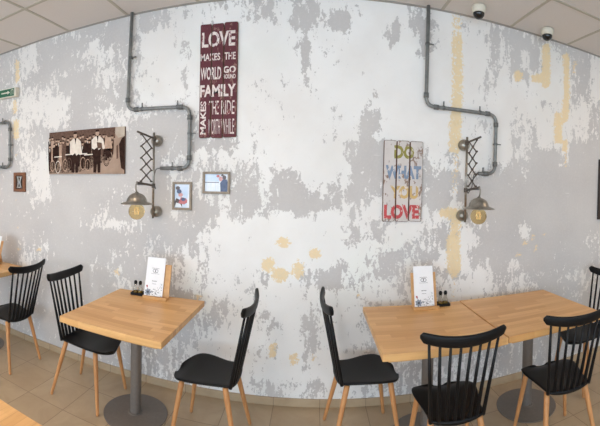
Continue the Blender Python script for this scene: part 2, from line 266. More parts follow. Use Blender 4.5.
def butcher_material(name, axis):
    """glued staves of light beech; axis 0: staves run along x, 1: along y"""
    n = N(name); n.set(.36, 0, .45)
    tc = n.t.nodes.new('ShaderNodeTexCoord')
    oi = n.t.nodes.new('ShaderNodeObjectInfo')
    sp = n.t.nodes.new('ShaderNodeSeparateXYZ'); n.link(tc.outputs['Object'], sp.inputs[0])
    a, b = (sp.outputs[0], sp.outputs[1]) if axis == 0 else (sp.outputs[1], sp.outputs[0])
    r = n.math('FLOOR', n.math('DIVIDE', n.math('ADD', b, 5), .044))
    w1 = n.t.nodes.new('ShaderNodeTexWhiteNoise'); w1.noise_dimensions = '2D'
    cb = n.t.nodes.new('ShaderNodeCombineXYZ'); n.link(r, cb.inputs[0]); n.link(oi.outputs['Random'], cb.inputs[1])
    n.link(cb.outputs[0], w1.inputs['Vector'])
    s = n.math('DIVIDE', n.math('ADD', n.math('ADD', a, 5), n.math('MULTIPLY', w1.outputs['Value'], .8)), .31)
    k = n.math('FLOOR', s)
    c2 = n.t.nodes.new('ShaderNodeCombineXYZ'); n.link(r, c2.inputs[0]); n.link(k, c2.inputs[1]); n.link(oi.outputs['Random'], c2.inputs[2])
    w2 = n.t.nodes.new('ShaderNodeTexWhiteNoise'); w2.noise_dimensions = '3D'; n.link(c2.outputs[0], w2.inputs['Vector'])
    gr = n.noise(n.coords(scale=(3, 60, 60) if axis == 0 else (60, 3, 60)), 1.5, 4, .6, .3)
    c = n.mix(w2.outputs['Value'], rgb(204, 152, 94), rgb(226, 180, 120))
    c = n.mix(n.math('MULTIPLY', n.ramp(gr, .45, .75), .4), c, rgb(184, 128, 74))
    fr = n.math('FRACT', n.math('DIVIDE', n.math('ADD', b, 5), .044))
    seam = n.ramp(n.math('MINIMUM', fr, n.math('SUBTRACT', 1.0, fr)), .03, .01)
    c = n.mix(n.math('MULTIPLY', seam, .35), c, rgb(160, 112, 66))
    n.base(c)
    return n.m

def distressed(name, main, worn, amount, scale=30, edge=None):
    """paint rubbed through to something else; amount 0..1"""
    n = N(name); n.set(.75, 0, .3)
    v = n.coords(scale=(1, 1, .6))
    f = n.noise(v, scale, 6, .65, .3)
    hi = .5 + (.5 - amount) * .36
    m = n.ramp(f, hi - .015, hi + .015)
    g = n.noise(n.coords(), 9, 3)
    base = n.mix(n.ramp(g, .3, .7), main, tuple(x * .86 for x in main[:3]) + (1,))
    n.base(n.mix(m, base, worn))
    return n.m

M = {}
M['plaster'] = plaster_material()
M['side_paint'] = paint_material('side_wall_paint', rgb(232, 229, 224), rgb(224, 221, 216))
M['floor'] = floor_material()
M['skirt'] = floor_material('skirting_tiles', along='X')
M['ceiling'] = flat('mineral_tile', rgb(222, 216, 212), rgb(217, 211, 206), 120, .95, 0, .1)
M['grid'] = flat('ceiling_grid_paint', rgb(186, 180, 166), rgb(180, 174, 160), 30, .6)
M['wall_angle'] = flat('angle_trim_paint', rgb(165, 160, 152), rgb(158, 153, 146), 30, .6)
M['butcher_x'] = butcher_material('glued_beech_across', 0)
M['butcher_y'] = butcher_material('glued_beech_lengthways', 1)
M['steel_grey'] = flat('grey_powder_coat', rgb(124, 116, 109), rgb(117, 109, 102), 60, .45, .25)
M['black_plastic'] = flat('black_plastic', rgb(17, 16, 17), rgb(13, 12, 13), 90, .45, 0, .26)
def leg_material():
    n = N('turned_beech'); n.set(.45, 0, .4)
    g = n.noise(n.coords(scale=(40, 40, 3)), 2, 4, .6, .3)
    n.base(n.mix(n.ramp(g, .35, .7), rgb(202, 148, 96), rgb(184, 126, 78)))
    return n.m
M['leg'] = leg_material()
M['pipe'] = flat('galvanised_steel', rgb(136, 137, 135), rgb(113, 115, 114), 35, .42, .3)
M['pipe_dark'] = flat('pipe_fittings', rgb(116, 117, 115), rgb(95, 97, 97), 45, .45, .3)
M['pewter'] = flat('aged_pewter', rgb(172, 166, 156), rgb(132, 126, 117), 25, .30, .8)
M['bronze'] = flat('dark_bronze', rgb(108, 98, 90), rgb(88, 79, 72), 40, .45, .7)
M['cable'] = flat('grey_cable', rgb(120, 118, 116), rgb(108, 106, 104), 40, .6)
def glass(name, col, rough=.02, trans=1.0):
    n = N(name); n.set(rough, 0, .5)
    n.b.inputs['Transmission Weight'].default_value = trans
    n.b.inputs['IOR'].default_value = 1.2
    n.base(col)
    return n.m
M['amber_glass'] = glass('amber_glass', rgb(236, 212, 160))
M['clear_glass'] = glass('clear_glass', rgb(240, 242, 240))
M['filament'] = flat('bulb_filament', rgb(255, 236, 196), rgb(250, 226, 180), 20, .3)
_e = M['filament'].node_tree.nodes['Principled BSDF']
_e.inputs['Emission Color'].default_value = (1, .78, .45, 1); _e.inputs['Emission Strength'].default_value = .5
M['red_board'] = distressed('worn_maroon_paint', rgb(104, 56, 63), rgb(142, 108, 100), .24, 30)
M['ivory_letter'] = distressed('worn_ivory_lettering', rgb(238, 226, 220), rgb(140, 78, 84), .22, 40)
M['board_edge'] = flat('raw_board_edge', rgb(120, 86, 70), rgb(92, 66, 54), 30, .8)
M['white_board'] = distressed('worn_white_paint', rgb(216, 209, 205), rgb(150, 128, 114), .27, 30)
M['olive'] = distressed('worn_olive_lettering', rgb(152, 144, 78), rgb(208, 198, 180), .27, 45)
M['blue'] = distressed('worn_blue_lettering', rgb(134, 152, 176), rgb(214, 208, 204), .25, 45)
M['gold'] = distressed('worn_gold_lettering', rgb(212, 180, 122), rgb(220, 210, 198), .28, 45)
M['red'] = distressed('worn_red_lettering', rgb(200, 86, 88), rgb(220, 198, 192), .26, 45)
M['paper'] = flat('white_paper', rgb(240, 240, 242), rgb(236, 236, 238), 30, .6)
M['ink'] = flat('dark_ink', rgb(66, 66, 72), rgb(80, 80, 86), 60, .6)
M['ink_soft'] = flat('grey_blue_ink', rgb(150, 158, 170), rgb(120, 128, 142), 160, .6)
M['ink_red'] = flat('red_ink', rgb(176, 52, 62), rgb(160, 44, 54), 60, .6)
M['holder_wood'] = flat('holder_beech', rgb(210, 164, 110), rgb(196, 148, 94), 30, .5)
M['white_plastic'] = flat('ivory_plastic', rgb(224, 219, 203), rgb(218, 212, 196), 30, .45)
M['dome'] = flat('smoked_dome', rgb(26, 26, 28), rgb(22, 22, 24), 20, .08, 0, .6)
M['green'] = flat('exit_green', rgb(38, 104, 74), rgb(34, 96, 68), 20, .5)
M['frame_taupe'] = flat('taupe_frame', rgb(158, 144, 126), rgb(138, 124, 108), 40, .5)
M['frame_brown'] = flat('brown_frame', rgb(136, 86, 54), rgb(112, 68, 42), 40, .5)
M['dark_backing'] = flat('dark_backing', rgb(62, 52, 46), rgb(48, 40, 36), 30, .7)
M['silver'] = flat('pale_metal', rgb(206, 204, 202), rgb(180, 178, 176), 30, .35, .4)
M['oil'] = flat('golden_oil', rgb(150, 120, 50), rgb(120, 92, 36), 30, .2)

# ------------------------------------------------------------------ mesh helpers
def obj(name, bm, mats, parent=None, smooth=False, loc=(0, 0, 0), bevel=0, subsurf=0):
    me = bpy.data.meshes.new(name)
    bmesh.ops.recalc_face_normals(bm, faces=bm.faces)
    bm.to_mesh(me); bm.free()
    for m in (mats if isinstance(mats, (list, tuple)) else [mats]):
        me.materials.append(m)
    if smooth:
        for p in me.polygons: p.use_smooth = True
    o = bpy.data.objects.new(name, me)
    COL.objects.link(o)
    o.location = loc
    if parent is not None: o.parent = parent
    if bevel:
        md = o.modifiers.new('edge', 'BEVEL'); md.width = bevel; md.segments = 2; md.limit_method = 'ANGLE'
        if name == 'plank': md.material = 1; md.segments = 1
    if subsurf:
        md = o.modifiers.new('smooth', 'SUBSURF'); md.levels = subsurf; md.render_levels = subsurf
    return o

def tag(o, label=None, cat=None, group=None, kind=None):
    if label: o['label'] = label
    if cat: o['category'] = cat
    if group: o['group'] = group
    if kind: o['kind'] = kind
    return o

def thing(name, label, cat, loc=(0, 0, 0), rz=0, group=None):
    o = bpy.data.objects.new(name, None); COL.objects.link(o)
    o.empty_display_size = .05
    o.location = loc; o.rotation_euler = (0, 0, rz)
    return tag(o, label, cat, group)

def copy_tree(o, parent=None):
    c = o.copy(); COL.objects.link(c)
    if parent is not None: c.parent = parent
    for ch in list(o.children): copy_tree(ch, c)
    return c

def B(): return bmesh.new()

def add_box(bm, lo, hi, mi=0, mat=None):
    x0, y0, z0 = lo; x1, y1, z1 = hi
    v = [bm.verts.new(p) for p in ((x0,y0,z0),(x1,y0,z0),(x1,y1,z0),(x0,y1,z0),(x0,y0,z1),(x1,y0,z1),(x1,y1,z1),(x0,y1,z1))]
    if mat is not None:
        for q in v: q.co = mat @ q.co
    for f in ((0,3,2,1),(4,5,6,7),(0,1,5,4),(1,2,6,5),(2,3,7,6),(3,0,4,7)):
        bm.faces.new([v[i] for i in f]).material_index = mi

def add_tube(bm, pts, rad, seg=12, mi=0, cap=True):
    """tube through pts; rad a number or one per point"""
    pts = [Vector(p) for p in pts]
    n = len(pts)
    rads = rad if isinstance(rad, (list, tuple)) else [rad] * n
    rings = []; prev = None
    for i, p in enumerate(pts):
        if i == 0: d = pts[1] - p
        elif i == n - 1: d = p - pts[i - 1]
        else: d = (pts[i + 1] - p).normalized() + (p - pts[i - 1]).normalized()
        d.normalize()
        if prev is None:
            a = Vector((0, 0, 1)) if abs(d.z) < .9 else Vector((1, 0, 0))
            u = d.cross(a).normalized()
        else:
            u = (prev - d * prev.dot(d)).normalized()
        prev = u
        w = d.cross(u)
        rings.append([bm.verts.new(p + (u * math.cos(2*PI*k/seg) + w * math.sin(2*PI*k/seg)) * rads[i]) for k in range(seg)])
    for a, b in zip(rings, rings[1:]):
        for k in range(seg):
            bm.faces.new((a[k], a[(k+1) % seg], b[(k+1) % seg], b[k])).material_index = mi
    if cap:
        bm.faces.new(list(reversed(rings[0]))).material_index = mi
        bm.faces.new(rings[-1]).material_index = mi

def add_lathe(bm, prof, seg=28, loc=(0, 0, 0), mi=0, mat=None):
    """prof: (radius, z) from one end to the other; radius 0 closes to a point"""
    loc = Vector(loc); rings = []
    for r, z in prof:
        if r < 1e-6:
            rings.append([bm.verts.new(Vector((0, 0, z)))])
        else:
            rings.append([bm.verts.new(Vector((r*math.cos(2*PI*k/seg), r*math.sin(2*PI*k/seg), z))) for k in range(seg)])
    for ring in rings:
        for v in ring:
            if mat is not None: v.co = mat @ v.co
            v.co += loc
    for a, b in zip(rings, rings[1:]):
        for k in range(seg):
            q = [a[k % len(a)], a[(k+1) % len(a)], b[(k+1) % len(b)], b[k % len(b)]]
            s = []
            for v in q:
                if v not in s: s.append(v)
            if len(s) >= 3: bm.faces.new(s).material_index = mi
    for ring, flip in ((rings[0], True), (rings[-1], False)):
        if len(ring) > 2: bm.faces.new(list(reversed(ring)) if flip else ring).material_index = mi

def arc(c, r, a0, a1, n, u, w):
    c, u, w = Vector(c), Vector(u), Vector(w)
    return [c + (u * math.cos(a0 + (a1-a0)*i/n) + w * math.sin(a0 + (a1-a0)*i/n)) * r for i in range(n + 1)]

def rounded(pts, r, n=6):
    """polyline with its inner corners rounded to radius r"""
    pts = [Vector(p) for p in pts]; out = [pts[0]]
    for a, b, c in zip(pts, pts[1:], pts[2:]):
        d1 = (a - b).normalized(); d2 = (c - b).normalized()
        p, q = b + d1 * r, b + d2 * r
        for i in range(n + 1):
            t = i / n
            out.append(p * (1-t)**2 + b * 2*t*(1-t) + q * t*t)
    out.append(pts[-1])
    return out

# ------------------------------------------------------------------ the room
XL, XR, YB = -4.3, 4.3, -3.4

def unpack(s):
    out = []; rep = 1
    for ch in s:
        if 'a' <= ch <= 'z': rep = ord(ch) - 96
        else:
            out.extend([ord(ch) - 48] * rep); rep = 1
    return out

def wall_mesh():
    """the plaster wall: a fine sheet that stores how far the paint has worn, backed by a 12 cm slab"""
    CW, X0, NX, NZ = .03, -3.15, 211, 96
    g = unpack(''.join(GREY)); o = unpack(''.join(OCHRE))
    bm = B()
    rows = []
    for j in range(NZ):
        z = min(CW * j, CEIL_Z + .01)
        rows.append([bm.verts.new((X0 + CW * i, 0, z)) for i in range(NX)])
    for j in range(NZ - 1):
        for i in range(NX - 1):
            bm.faces.new((rows[j][i], rows[j][i+1], rows[j+1][i+1], rows[j+1][i]))
    left = [bm.verts.new((XL, 0, r[0].co.z)) for r in rows]
    right = [bm.verts.new((XR, 0, r[0].co.z)) for r in rows]
    for j in range(NZ - 1):
        bm.faces.new((left[j], rows[j][0], rows[j+1][0], left[j+1]))
        bm.faces.new((rows[j][-1], right[j], right[j+1], rows[j+1][-1]))
    add_box(bm, (XL, .002, 0), (XR, .12, CEIL_Z + .01))
    me = bpy.data.meshes.new('wall_back')
    bm.normal_update()
    bm.to_mesh(me); bm.free()
    ag = me.attributes.new('grey_wear', 'FLOAT', 'POINT')
    ao = me.attributes.new('ochre_wear', 'FLOAT', 'POINT')
    n = NX * NZ
    for k in range(len(me.vertices)):
        if k < n:
            ag.data[k].value = g[k] / 15; ao.data[k].value = o[k] / 9
        elif k < n + 2 * NZ:
            side = 0 if k < n + NZ else NX - 1
            ag.data[k].value = g[((k - n) % NZ) * NX + side] / 15
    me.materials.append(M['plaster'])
    w = bpy.data.objects.new('wall_back', me); COL.objects.link(w)
    w.location = (0, WALL_Y, 0)
    return tag(w, kind='structure')
wall_mesh()

def struct(name, bm, m, parent=None, **kw):
    o = obj(name, bm, m, parent, **kw)
    if parent is None: o['kind'] = 'structure'
    return o

bm = B(); add_box(bm, (XL, YB, -.1), (XR, WALL_Y + .12, 0)); struct('floor', bm, M['floor'])
bm = B(); add_box(bm, (XL, YB, CEIL_Z), (XR, WALL_Y - .0005, CEIL_Z + .1)); ceiling = struct('ceiling', bm, M['ceiling'])
# suspended grid: T-bars a touch proud of the tiles
bm = B(); STEP = .575
x = 2.04 - STEP * 11
while x < XR:
    if x > XL + .05: add_box(bm, (x - .011, YB + .02, CEIL_Z - .004), (x + .011, WALL_Y - .02, CEIL_Z + .001))
    x += STEP
y = 2.015
while y > YB:
    add_box(bm, (XL + .02, y - .011, CEIL_Z - .0045), (XR - .02, y + .011, CEIL_Z + .001)); y -= STEP
struct('ceiling_grid', bm, M['grid'], ceiling)
bm = B(); add_box(bm, (XL + .02, WALL_Y - .018, CEIL_Z - .006), (XR - .02, WALL_Y, CEIL_Z)); struct('trim_1', bm, M['wall_angle'])
LW = (-2.9, -.5, .7, 2.45)                              # the window in the left wall: y from, y to, sill, head
bm = B(); a, b, lo, hi = LW
add_box(bm, (XL - .12, YB, 0), (XL, a, CEIL_Z + .1)); add_box(bm, (XL - .12, b, 0), (XL, WALL_Y + .12, CEIL_Z + .1))
add_box(bm, (XL - .12, a, 0), (XL, b, lo)); add_box(bm, (XL - .12, a, hi), (XL, b, CEIL_Z + .1)); struct('wall_left', bm, M['side_paint'])
bm = B(); t = .05
for p, q in (((a, lo), (a + t, hi)), ((b - t, lo), (b, hi)), ((a + t, lo), (b - t, lo + t)), ((a + t, hi - t), (b - t, hi))):
    add_box(bm, (XL - .09, p[0], p[1]), (XL - .03, q[0], q[1]))
struct('window_4', bm, M['steel_grey'])
bm = B(); add_box(bm, (XR, YB, 0), (XR + .12, WALL_Y + .12, CEIL_Z + .1)); struct('wall_right', bm, M['side_paint'])
bm = B(); add_box(bm, (XL, WALL_Y - .012, 0), (XR, WALL_Y, .055)); struct('baseboard_back', bm, M['skirt'], bevel=.002)
bm = B(); add_box(bm, (XL, YB, 0), (XL + .012, WALL_Y - .012, .055)); struct('baseboard_left', bm, M['skirt'])
bm = B(); add_box(bm, (XR - .012, YB, 0), (XR, WALL_Y - .012, .055)); struct('baseboard_right', bm, M['skirt'])
# shop-front wall behind the viewer, with three tall openings
OPEN = [(-3.9, -1.75, .30), (-1.25, .85, .0), (1.5, 2.9, .6)]
HEAD = 2.45
bm = B()
edges = [XL] + [e for p in OPEN for e in p[:2]] + [XR]
for a, b in zip(edges[0::2], edges[1::2]): add_box(bm, (a, YB - .2, 0), (b, YB, CEIL_Z + .1))
for a, b, SILL in OPEN:
    if SILL > 0: add_box(bm, (a, YB - .2, 0), (b, YB, SILL))
    add_box(bm, (a, YB - .2, HEAD), (b, YB, CEIL_Z + .1))
struct('wall_front', bm, M['side_paint'])
for i, (a, b, SILL) in enumerate(OPEN):
    bm = B(); y0, y1 = YB - .13, YB - .07; t = .05
    add_box(bm, (a, y0, SILL), (a + t, y1, HEAD)); add_box(bm, (b - t, y0, SILL), (b, y1, HEAD))
    add_box(bm, (a + t, y0, SILL), (b - t, y1, SILL + t)); add_box(bm, (a + t, y0, HEAD - t), (b - t, y1, HEAD))
    mid = (a + b) / 2
    add_box(bm, (mid - t/2, y0, SILL + t), (mid + t/2, y1, HEAD - t))
    struct('window_%d' % (i + 1), bm, M['steel_grey'])

# ------------------------------------------------------------------ tables
def slab(lo, hi, name, m, parent, bevel=.003):
    bm = B(); add_box(bm, lo, hi)
    return obj(name, bm, m, parent, bevel=bevel)

TOP = .75
def make_table(label, x0, x1, y0, y1, col, wood, rz=0, group='square beech cafe tables'):
    cx, cy = (x0 + x1) / 2, (y0 + y1) / 2
    t = thing('cafe_table', label, 'table', (cx, cy, 0), math.radians(rz), group)
    hx, hy = (x1 - x0) / 2, (y1 - y0) / 2
    slab((-hx, -hy, TOP - .036), (hx, hy, TOP), 'tabletop', wood, t)
    slab((-hx + .035, -hy + .025, TOP - .052), (hx - .035, hy - .025, TOP - .036), 'under_panel', wood, t, .002)
    px, py = col[0] - cx, col[1] - cy
    bm = B(); add_lathe(bm, [(.037, .012), (.037, TOP - .058)], 32, (px, py, 0)); obj('column', bm, M['steel_grey'], t, smooth=False)
    t.children[-1].data.polygons.foreach_set('use_smooth', [len(p.vertices) == 4 for p in t.children[-1].data.polygons])
    bm = B(); add_box(bm, (px - .11, py - .11, TOP - .058), (px + .11, py + .11, TOP - .052)); obj('mounting_plate', bm, M['steel_grey'], t)
    bm = B(); add_lathe(bm, [(.205, 0), (.214, .001), (.215, .005), (.211, .008), (.05, .010), (.046, .014), (.038, .015)], 64, (px, py, 0)); obj('base_disc', bm, M['steel_grey'], t)
    return t

make_table('square light wood table under the small grey framed pictures', -1.364, -.709, 1.690, 2.395, (-1.112, 2.185), M['butcher_x'], -1.0)
make_table('wood table below the white DO WHAT YOU LOVE sign, with a menu stand on it', .347, 1.025, 1.718, 2.420, (.735, 2.21), M['butcher_x'])
make_table('wood table with nothing on it, joined to the table holding a menu stand', 1.033, 1.762, 1.726, 2.430, (1.490, 2.225), M['butcher_x'])
make_table('wood table under the exit sign, cut off by the picture edge', -3.07, -2.368, 1.742, 2.442, (-2.72, 2.2), M['butcher_x'])
make_table('brightly lit table corner closest to the viewer, at the bottom of the picture', -1.40, -.700, .195, .895, (-1.05, .55), M['butcher_y'])

# ------------------------------------------------------------------ chairs
def smoothstep(a, b, t):
    t = max(0, min(1, (t - a) / (b - a))); return t*t*(3 - 2*t)

def seat_bm():
    prof = [(-.186, .146), (-.165, .153), (-.13, .155), (-.08, .160), (-.035, .173), (.015, .187), (.06, .195), (.10, .193), (.135, .179), (.160, .157), (.180, .124), (.193, .082), (.198, .04)]
    nx = 12; zs = .412
    bm = B(); top = []; bot = []
    for y, w in prof:
        rt, rb = [], []
        for i in range(nx + 1):
            s = -1 + 2 * i / nx
            xx = w * s
            yy = y
            if y < -.1: yy = y - .016 * (1 - s*s) * smoothstep(-.1, -.18, y)          # rear edge bows back
            z = zs + .012 * s*s * smoothstep(-.12, .05, y) - .008 * (1 - s*s)
            z -= .030 * smoothstep(.08, .205, y) ** 1.5                                 # waterfall front
            z += .004 * smoothstep(-.08, -.18, y)
            rt.append(bm.verts.new((xx, yy, z)))
            ins = .90
            zb = z - .030 + .010 * abs(s) ** 3
            rb.append(bm.verts.new((xx * ins, yy * (.95 if y > 0 else .985), zb)))
        top.append(rt); bot.append(rb)
    n = len(prof)
    for j in range(n - 1):
        for i in range(nx):
            bm.faces.new((top[j][i], top[j][i+1], top[j+1][i+1], top[j+1][i]))
            bm.faces.new((bot[j][i+1], bot[j][i], bot[j+1][i], bot[j+1][i+1]))
    for j in range(n - 1):
        bm.faces.new((top[j][0], top[j+1][0], bot[j+1][0], bot[j][0]))
        bm.faces.new((top[j+1][nx], top[j][nx], bot[j][nx], bot[j+1][nx]))
    for i in range(nx):
        bm.faces.new((top[0][i+1], top[0][i], bot[0][i], bot[0][i+1]))
        bm.faces.new((top[n-1][i], top[n-1][i+1], bot[n-1][i+1], bot[n-1][i]))
    return bm

def rail_y(x): return -.280 + .033 * (abs(x) / .214) ** 1.9
def rail_z(x): return .829 + .026 * (abs(x) / .214) ** 2.2

def rail_bm():
    """curved crest rail, ends turned up and forward and rounded"""
    bm = B(); rings = []; n = 28; seg = 14
    for i in range(n + 1):
        t = -1 + 2 * i / n
        xx = .218 * t
        e = math.sqrt(max(0.0, 1 - max(0, (abs(t) - .90) / .10) ** 2)) if abs(t) > .90 else 1.0
        hh = (.0305 - .003 * abs(t)) * max(e, .28); tt = .0115 * max(e, .4)
        c = Vector((xx, rail_y(xx), rail_z(xx)))
        tan = Vector((1, (rail_y(xx + .004) - rail_y(xx - .004)) / .008, 0)).normalized()
        nor = Vector((-tan.y, tan.x, 0))
        up = (Vector((0, 0, 1)) + nor * -.16).normalized()
        ring = []
        for k in range(seg):
            a = 2 * PI * k / seg
            ca, sa = math.cos(a), math.sin(a)
            ca = math.copysign(abs(ca) ** .7, ca); sa = math.copysign(abs(sa) ** .6, sa)
            ring.append(bm.verts.new(c + nor * (tt * ca) + up * (hh * sa)))
        rings.append(ring)
    for a, b in zip(rings, rings[1:]):
        for k in range(seg): bm.faces.new((a[k], a[(k+1) % seg], b[(k+1) % seg], b[k]))
    bm.faces.new(list(reversed(rings[0]))); bm.faces.new(rings[-1])
    return bm

def make_chair():
    t = thing('spindle_chair', '', 'chair')
    obj('seat', seat_bm(), M['black_plastic'], t, smooth=True, subsurf=1)
    obj('crest_rail', rail_bm(), M['black_plastic'], t, smooth=True)
    for i in range(8):
        s = -1 + 2 * i / 7
        xb = .138 * s; yb = -.172 - .013 * (1 - s*s)
        xt = .176 * s
        b = Vector((xb, yb, .398)); e = Vector((xt, rail_y(xt) + .002, rail_z(xt) - .018))
        bm = B()
        add_tube(bm, [b, b.lerp(e, .03), b.lerp(e, .5), e], [.0112, .0112, .0088, .0066], 10)
        obj('spindle', bm, M['black_plastic'], t, smooth=True)
    for sx in (-1, 1):
        for tp, ft in (((.128, -.140, .392), (.180, -.230, 0)), ((.138, .118, .392), (.190, .175, 0))):
            a = Vector((tp[0]*sx, tp[1], tp[2])); b = Vector((ft[0]*sx, ft[1], 0.004))
            bm = B(); add_tube(bm, [a, a.lerp(b, .1), a.lerp(b, .98), b], [.0165, .0168, .0108, .0095], 16)
            # level the foot on the floor
            for v in bm.verts:
                if v.co.z < .012: v.co.z = max(v.co.z, 0.0)
            obj('leg', bm, M['leg'], t, smooth=True)
    return t

CHAIRS = [
 (-2.352, 2.184, 90.5, 'black spindle-backed chair at the table under the exit sign'),
 (-1.480, 2.212, -90.2, 'black chair at the lone table, facing the menu stand with its back to another chair'),
 (-.602, 2.153, 88.5, 'black chair seen side-on at the lone table, near the middle of the wall'),
 (.352, 2.262, -85.1, 'black chair seen side-on at the joined tables, backed by bare wall'),
 (.742, 1.868, -4.6, 'black chair seen from behind, pulled up to the table with a menu stand'),
 (1.429, 1.825, -8.4, 'black chair seen from behind, at the joined table with nothing on it'),
 (2.060, 2.250, 91.0, 'black chair at the far end of the joined tables, mostly outside the picture'),
]
proto = make_chair()
for i, (x, y, a, label) in enumerate(CHAIRS):
    c = proto if i == 0 else copy_tree(proto)
    c.location = (x, y, 0); c.rotation_euler = (0, 0, math.radians(a))
    tag(c, label, 'chair', 'black spindle-backed chairs with wooden legs')

# ------------------------------------------------------------------ wall text helper
def text_mesh(s, rect, y, m_index=0, spacing=1.0, bold=.02, rot90=False, squash=None):
    """mesh vertices/faces of s scaled to fill rect = (x0, z0, x1, z1) in the x-z plane, facing -y"""
    cu = bpy.data.curves.new('letters', 'FONT'); cu.body = s; cu.offset = bold; cu.space_character = spacing
    cu.resolution_u = 3
    o = bpy.data.objects.new('letters', cu); COL.objects.link(o)
    bpy.context.view_layer.update()
    me = bpy.data.meshes.new_from_object(o.evaluated_get(bpy.context.evaluated_depsgraph_get()))
    pts = [Vector((v.co.x, v.co.y)) for v in me.vertices]
    fs = [tuple(p.vertices) for p in me.polygons]
    bpy.data.objects.remove(o); bpy.data.curves.remove(cu); bpy.data.meshes.remove(me)
    if rot90: pts = [Vector((-p.y, p.x)) for p in pts]
    ax, bx = min(p.x for p in pts), max(p.x for p in pts); az, bz = min(p.y for p in pts), max(p.y for p in pts)
    x0, z0, x1, z1 = rect
    V = [Vector((x0 + (p.x - ax) / (bx - ax) * (x1 - x0), y, z0 + (p.y - az) / (bz - az) * (z1 - z0))) for p in pts]
    return V, fs, m_index

def add_text(bm, data, thick=.0008):
    V, fs, mi = data
    a = [bm.verts.new(v) for v in V]; new = []
    for f in fs:
        try:
            nf = bm.faces.new([a[i] for i in f]); nf.material_index = mi; new.append(nf)
        except ValueError: pass
    r = bmesh.ops.extrude_face_region(bm, geom=new)
    vs = [g for g in r['geom'] if isinstance(g, bmesh.types.BMVert)]
    bmesh.ops.translate(bm, verts=vs, vec=(0, -thick, 0))

def cut_gaps(bm, gaps):
    """remove whatever lies over the gaps between planks"""
    for x, hw in gaps:
        for xx in (x - hw, x + hw):
            bmesh.ops.bisect_plane(bm, geom=bm.verts[:] + bm.edges[:] + bm.faces[:], plane_co=(xx, 0, 0), plane_no=(1, 0, 0))
        dead = [f for f in bm.faces if abs(f.calc_center_median().x - x) < hw * .98]
        bmesh.ops.delete(bm, geom=dead, context='FACES')

def plank(x0, x1, z0, z1, th, wob, seed):
    """a board with slightly uneven outline and rounded corners, back on y = 0, face on y = -th"""
    rnd = random.Random(seed); r = .012; o = []
    for cx, cz, a0 in ((x1 - r, z1 - r, 0), (x0 + r, z1 - r, 90), (x0 + r, z0 + r, 180), (x1 - r, z0 + r, 270)):
        dz = rnd.uniform(-wob, wob)
        for k in range(5):
            a = math.radians(a0 + 22.5 * k)
            o.append((cx + r * math.cos(a), cz + dz + r * math.sin(a)))
    bm = B()
    f0 = [bm.verts.new((x, -th, z)) for x, z in o]; b0 = [bm.verts.new((x, 0, z)) for x, z in o]
    bm.faces.new(f0)
    bm.faces.new(list(reversed(b0))).material_index = 1
    for i in range(len(o)):
        j = (i + 1) % len(o)
        bm.faces.new((f0[i], b0[i], b0[j], f0[j])).material_index = 1
    return bm

# maroon sign: local frame at its lower left corner on the wall
SX0, SZ0, SW, SH = -.817, 1.868, .278, .806
def frac(px0, py0, px1, py1):      # box read off a 125 x 387 drawing of the sign
    return (SW * px0 / 125, SH * (1 - py1 / 387), SW * px1 / 125, SH * (1 - py0 / 387))
sign = thing('wall_sign', 'maroon plank sign with white words about love and family', 'wall sign', (SX0, WALL_Y, SZ0))
TH = .018
cuts = [0, .315 * SW, .635 * SW, SW]
for i in range(3):
    bm = plank(cuts[i] + .002, cuts[i+1] - .002, 0, SH, TH, .004, i + 3)
    obj('plank', bm, [M['red_board'], M['board_edge']], sign, bevel=.003)
bm = B(); add_box(bm, (.02, -.006, .03), (SW - .02, 0, SH - .03)); obj('backing_board', bm, M['board_edge'], sign)
ly = -TH
for s, box, bold, kw in (
    ('LOVE', (7, 28, 116, 80), .03, {}),
    ('MAKES', (3, 101, 68, 125), .02, {}), ('THE', (82, 101, 118, 125), .02, {}),
    ('WORLD', (4, 147, 72, 190), .02, {}), ('GO', (79, 147, 119, 170), .03, {}), ('ROUND', (79, 174, 119, 189), .02, {}),
    ('FAMILY', (3, 207, 120, 248), .03, {}),
    ('MAKES', (5, 262, 24, 376), .03, {'rot90': True}),
    ('THE', (34, 262, 66, 308), .0, {}), ('RIDE', (74, 262, 117, 308), .0, {}),
    ('WORTH', (32, 324, 71, 375), -.005, {}), ('WHILE', (75, 324, 117, 375), -.005, {})):
    bm = B(); add_text(bm, text_mesh(s, frac(*box), ly, 0, bold=bold, **kw))
    cut_gaps(bm, [(cuts[1], .004), (cuts[2], .004)])
    obj('lettering', bm, M['ivory_letter'], sign)

# white sign with four coloured words
DX0, DZ0, DW, DH = .486, 1.301, .289, .573
sign2 = thing('wall_sign', 'white plank sign reading DO WHAT YOU LOVE in coloured letters', 'wall sign', (DX0, WALL_Y, DZ0))
cuts = [0, .325 * DW, .658 * DW, DW]
for i in range(3):
    bm = plank(cuts[i] + .002, cuts[i+1] - .002, 0, DH, TH, .003, i + 9)
    obj('plank', bm, [M['white_board'], M['board_edge']], sign2, bevel=.003)
bm = B(); add_box(bm, (.01, -.008, .02), (DW - .01, 0, DH - .02)); obj('backing_board', bm, M['board_edge'], sign2)
def frac2(px0, py0, px1, py1):
    return (DW * px0 / 168, DH * (1 - py1 / 346), DW * px1 / 168, DH * (1 - py0 / 346))
for s, box, m in (('DO', (44, 20, 128, 78), 'olive'), ('WHAT', (10, 106, 160, 163), 'blue'), ('YOU', (30, 192, 150, 248), 'gold'), ('LOVE', (7, 273, 156, 334), 'red')):
    bm = B(); add_text(bm, text_mesh(s, frac2(*box), -TH, 0, bold=.05))
    cut_gaps(bm, [(cuts[1], .005), (cuts[2], .005)])
    obj('lettering', bm, M[m], sign2)

# ------------------------------------------------------------------ pictures on the wall
def add_poly(bm, pts, y, mi):
    try: bm.faces.new([bm.verts.new((p[0], y, p[1])) for p in pts]).material_index = mi
    except ValueError: pass

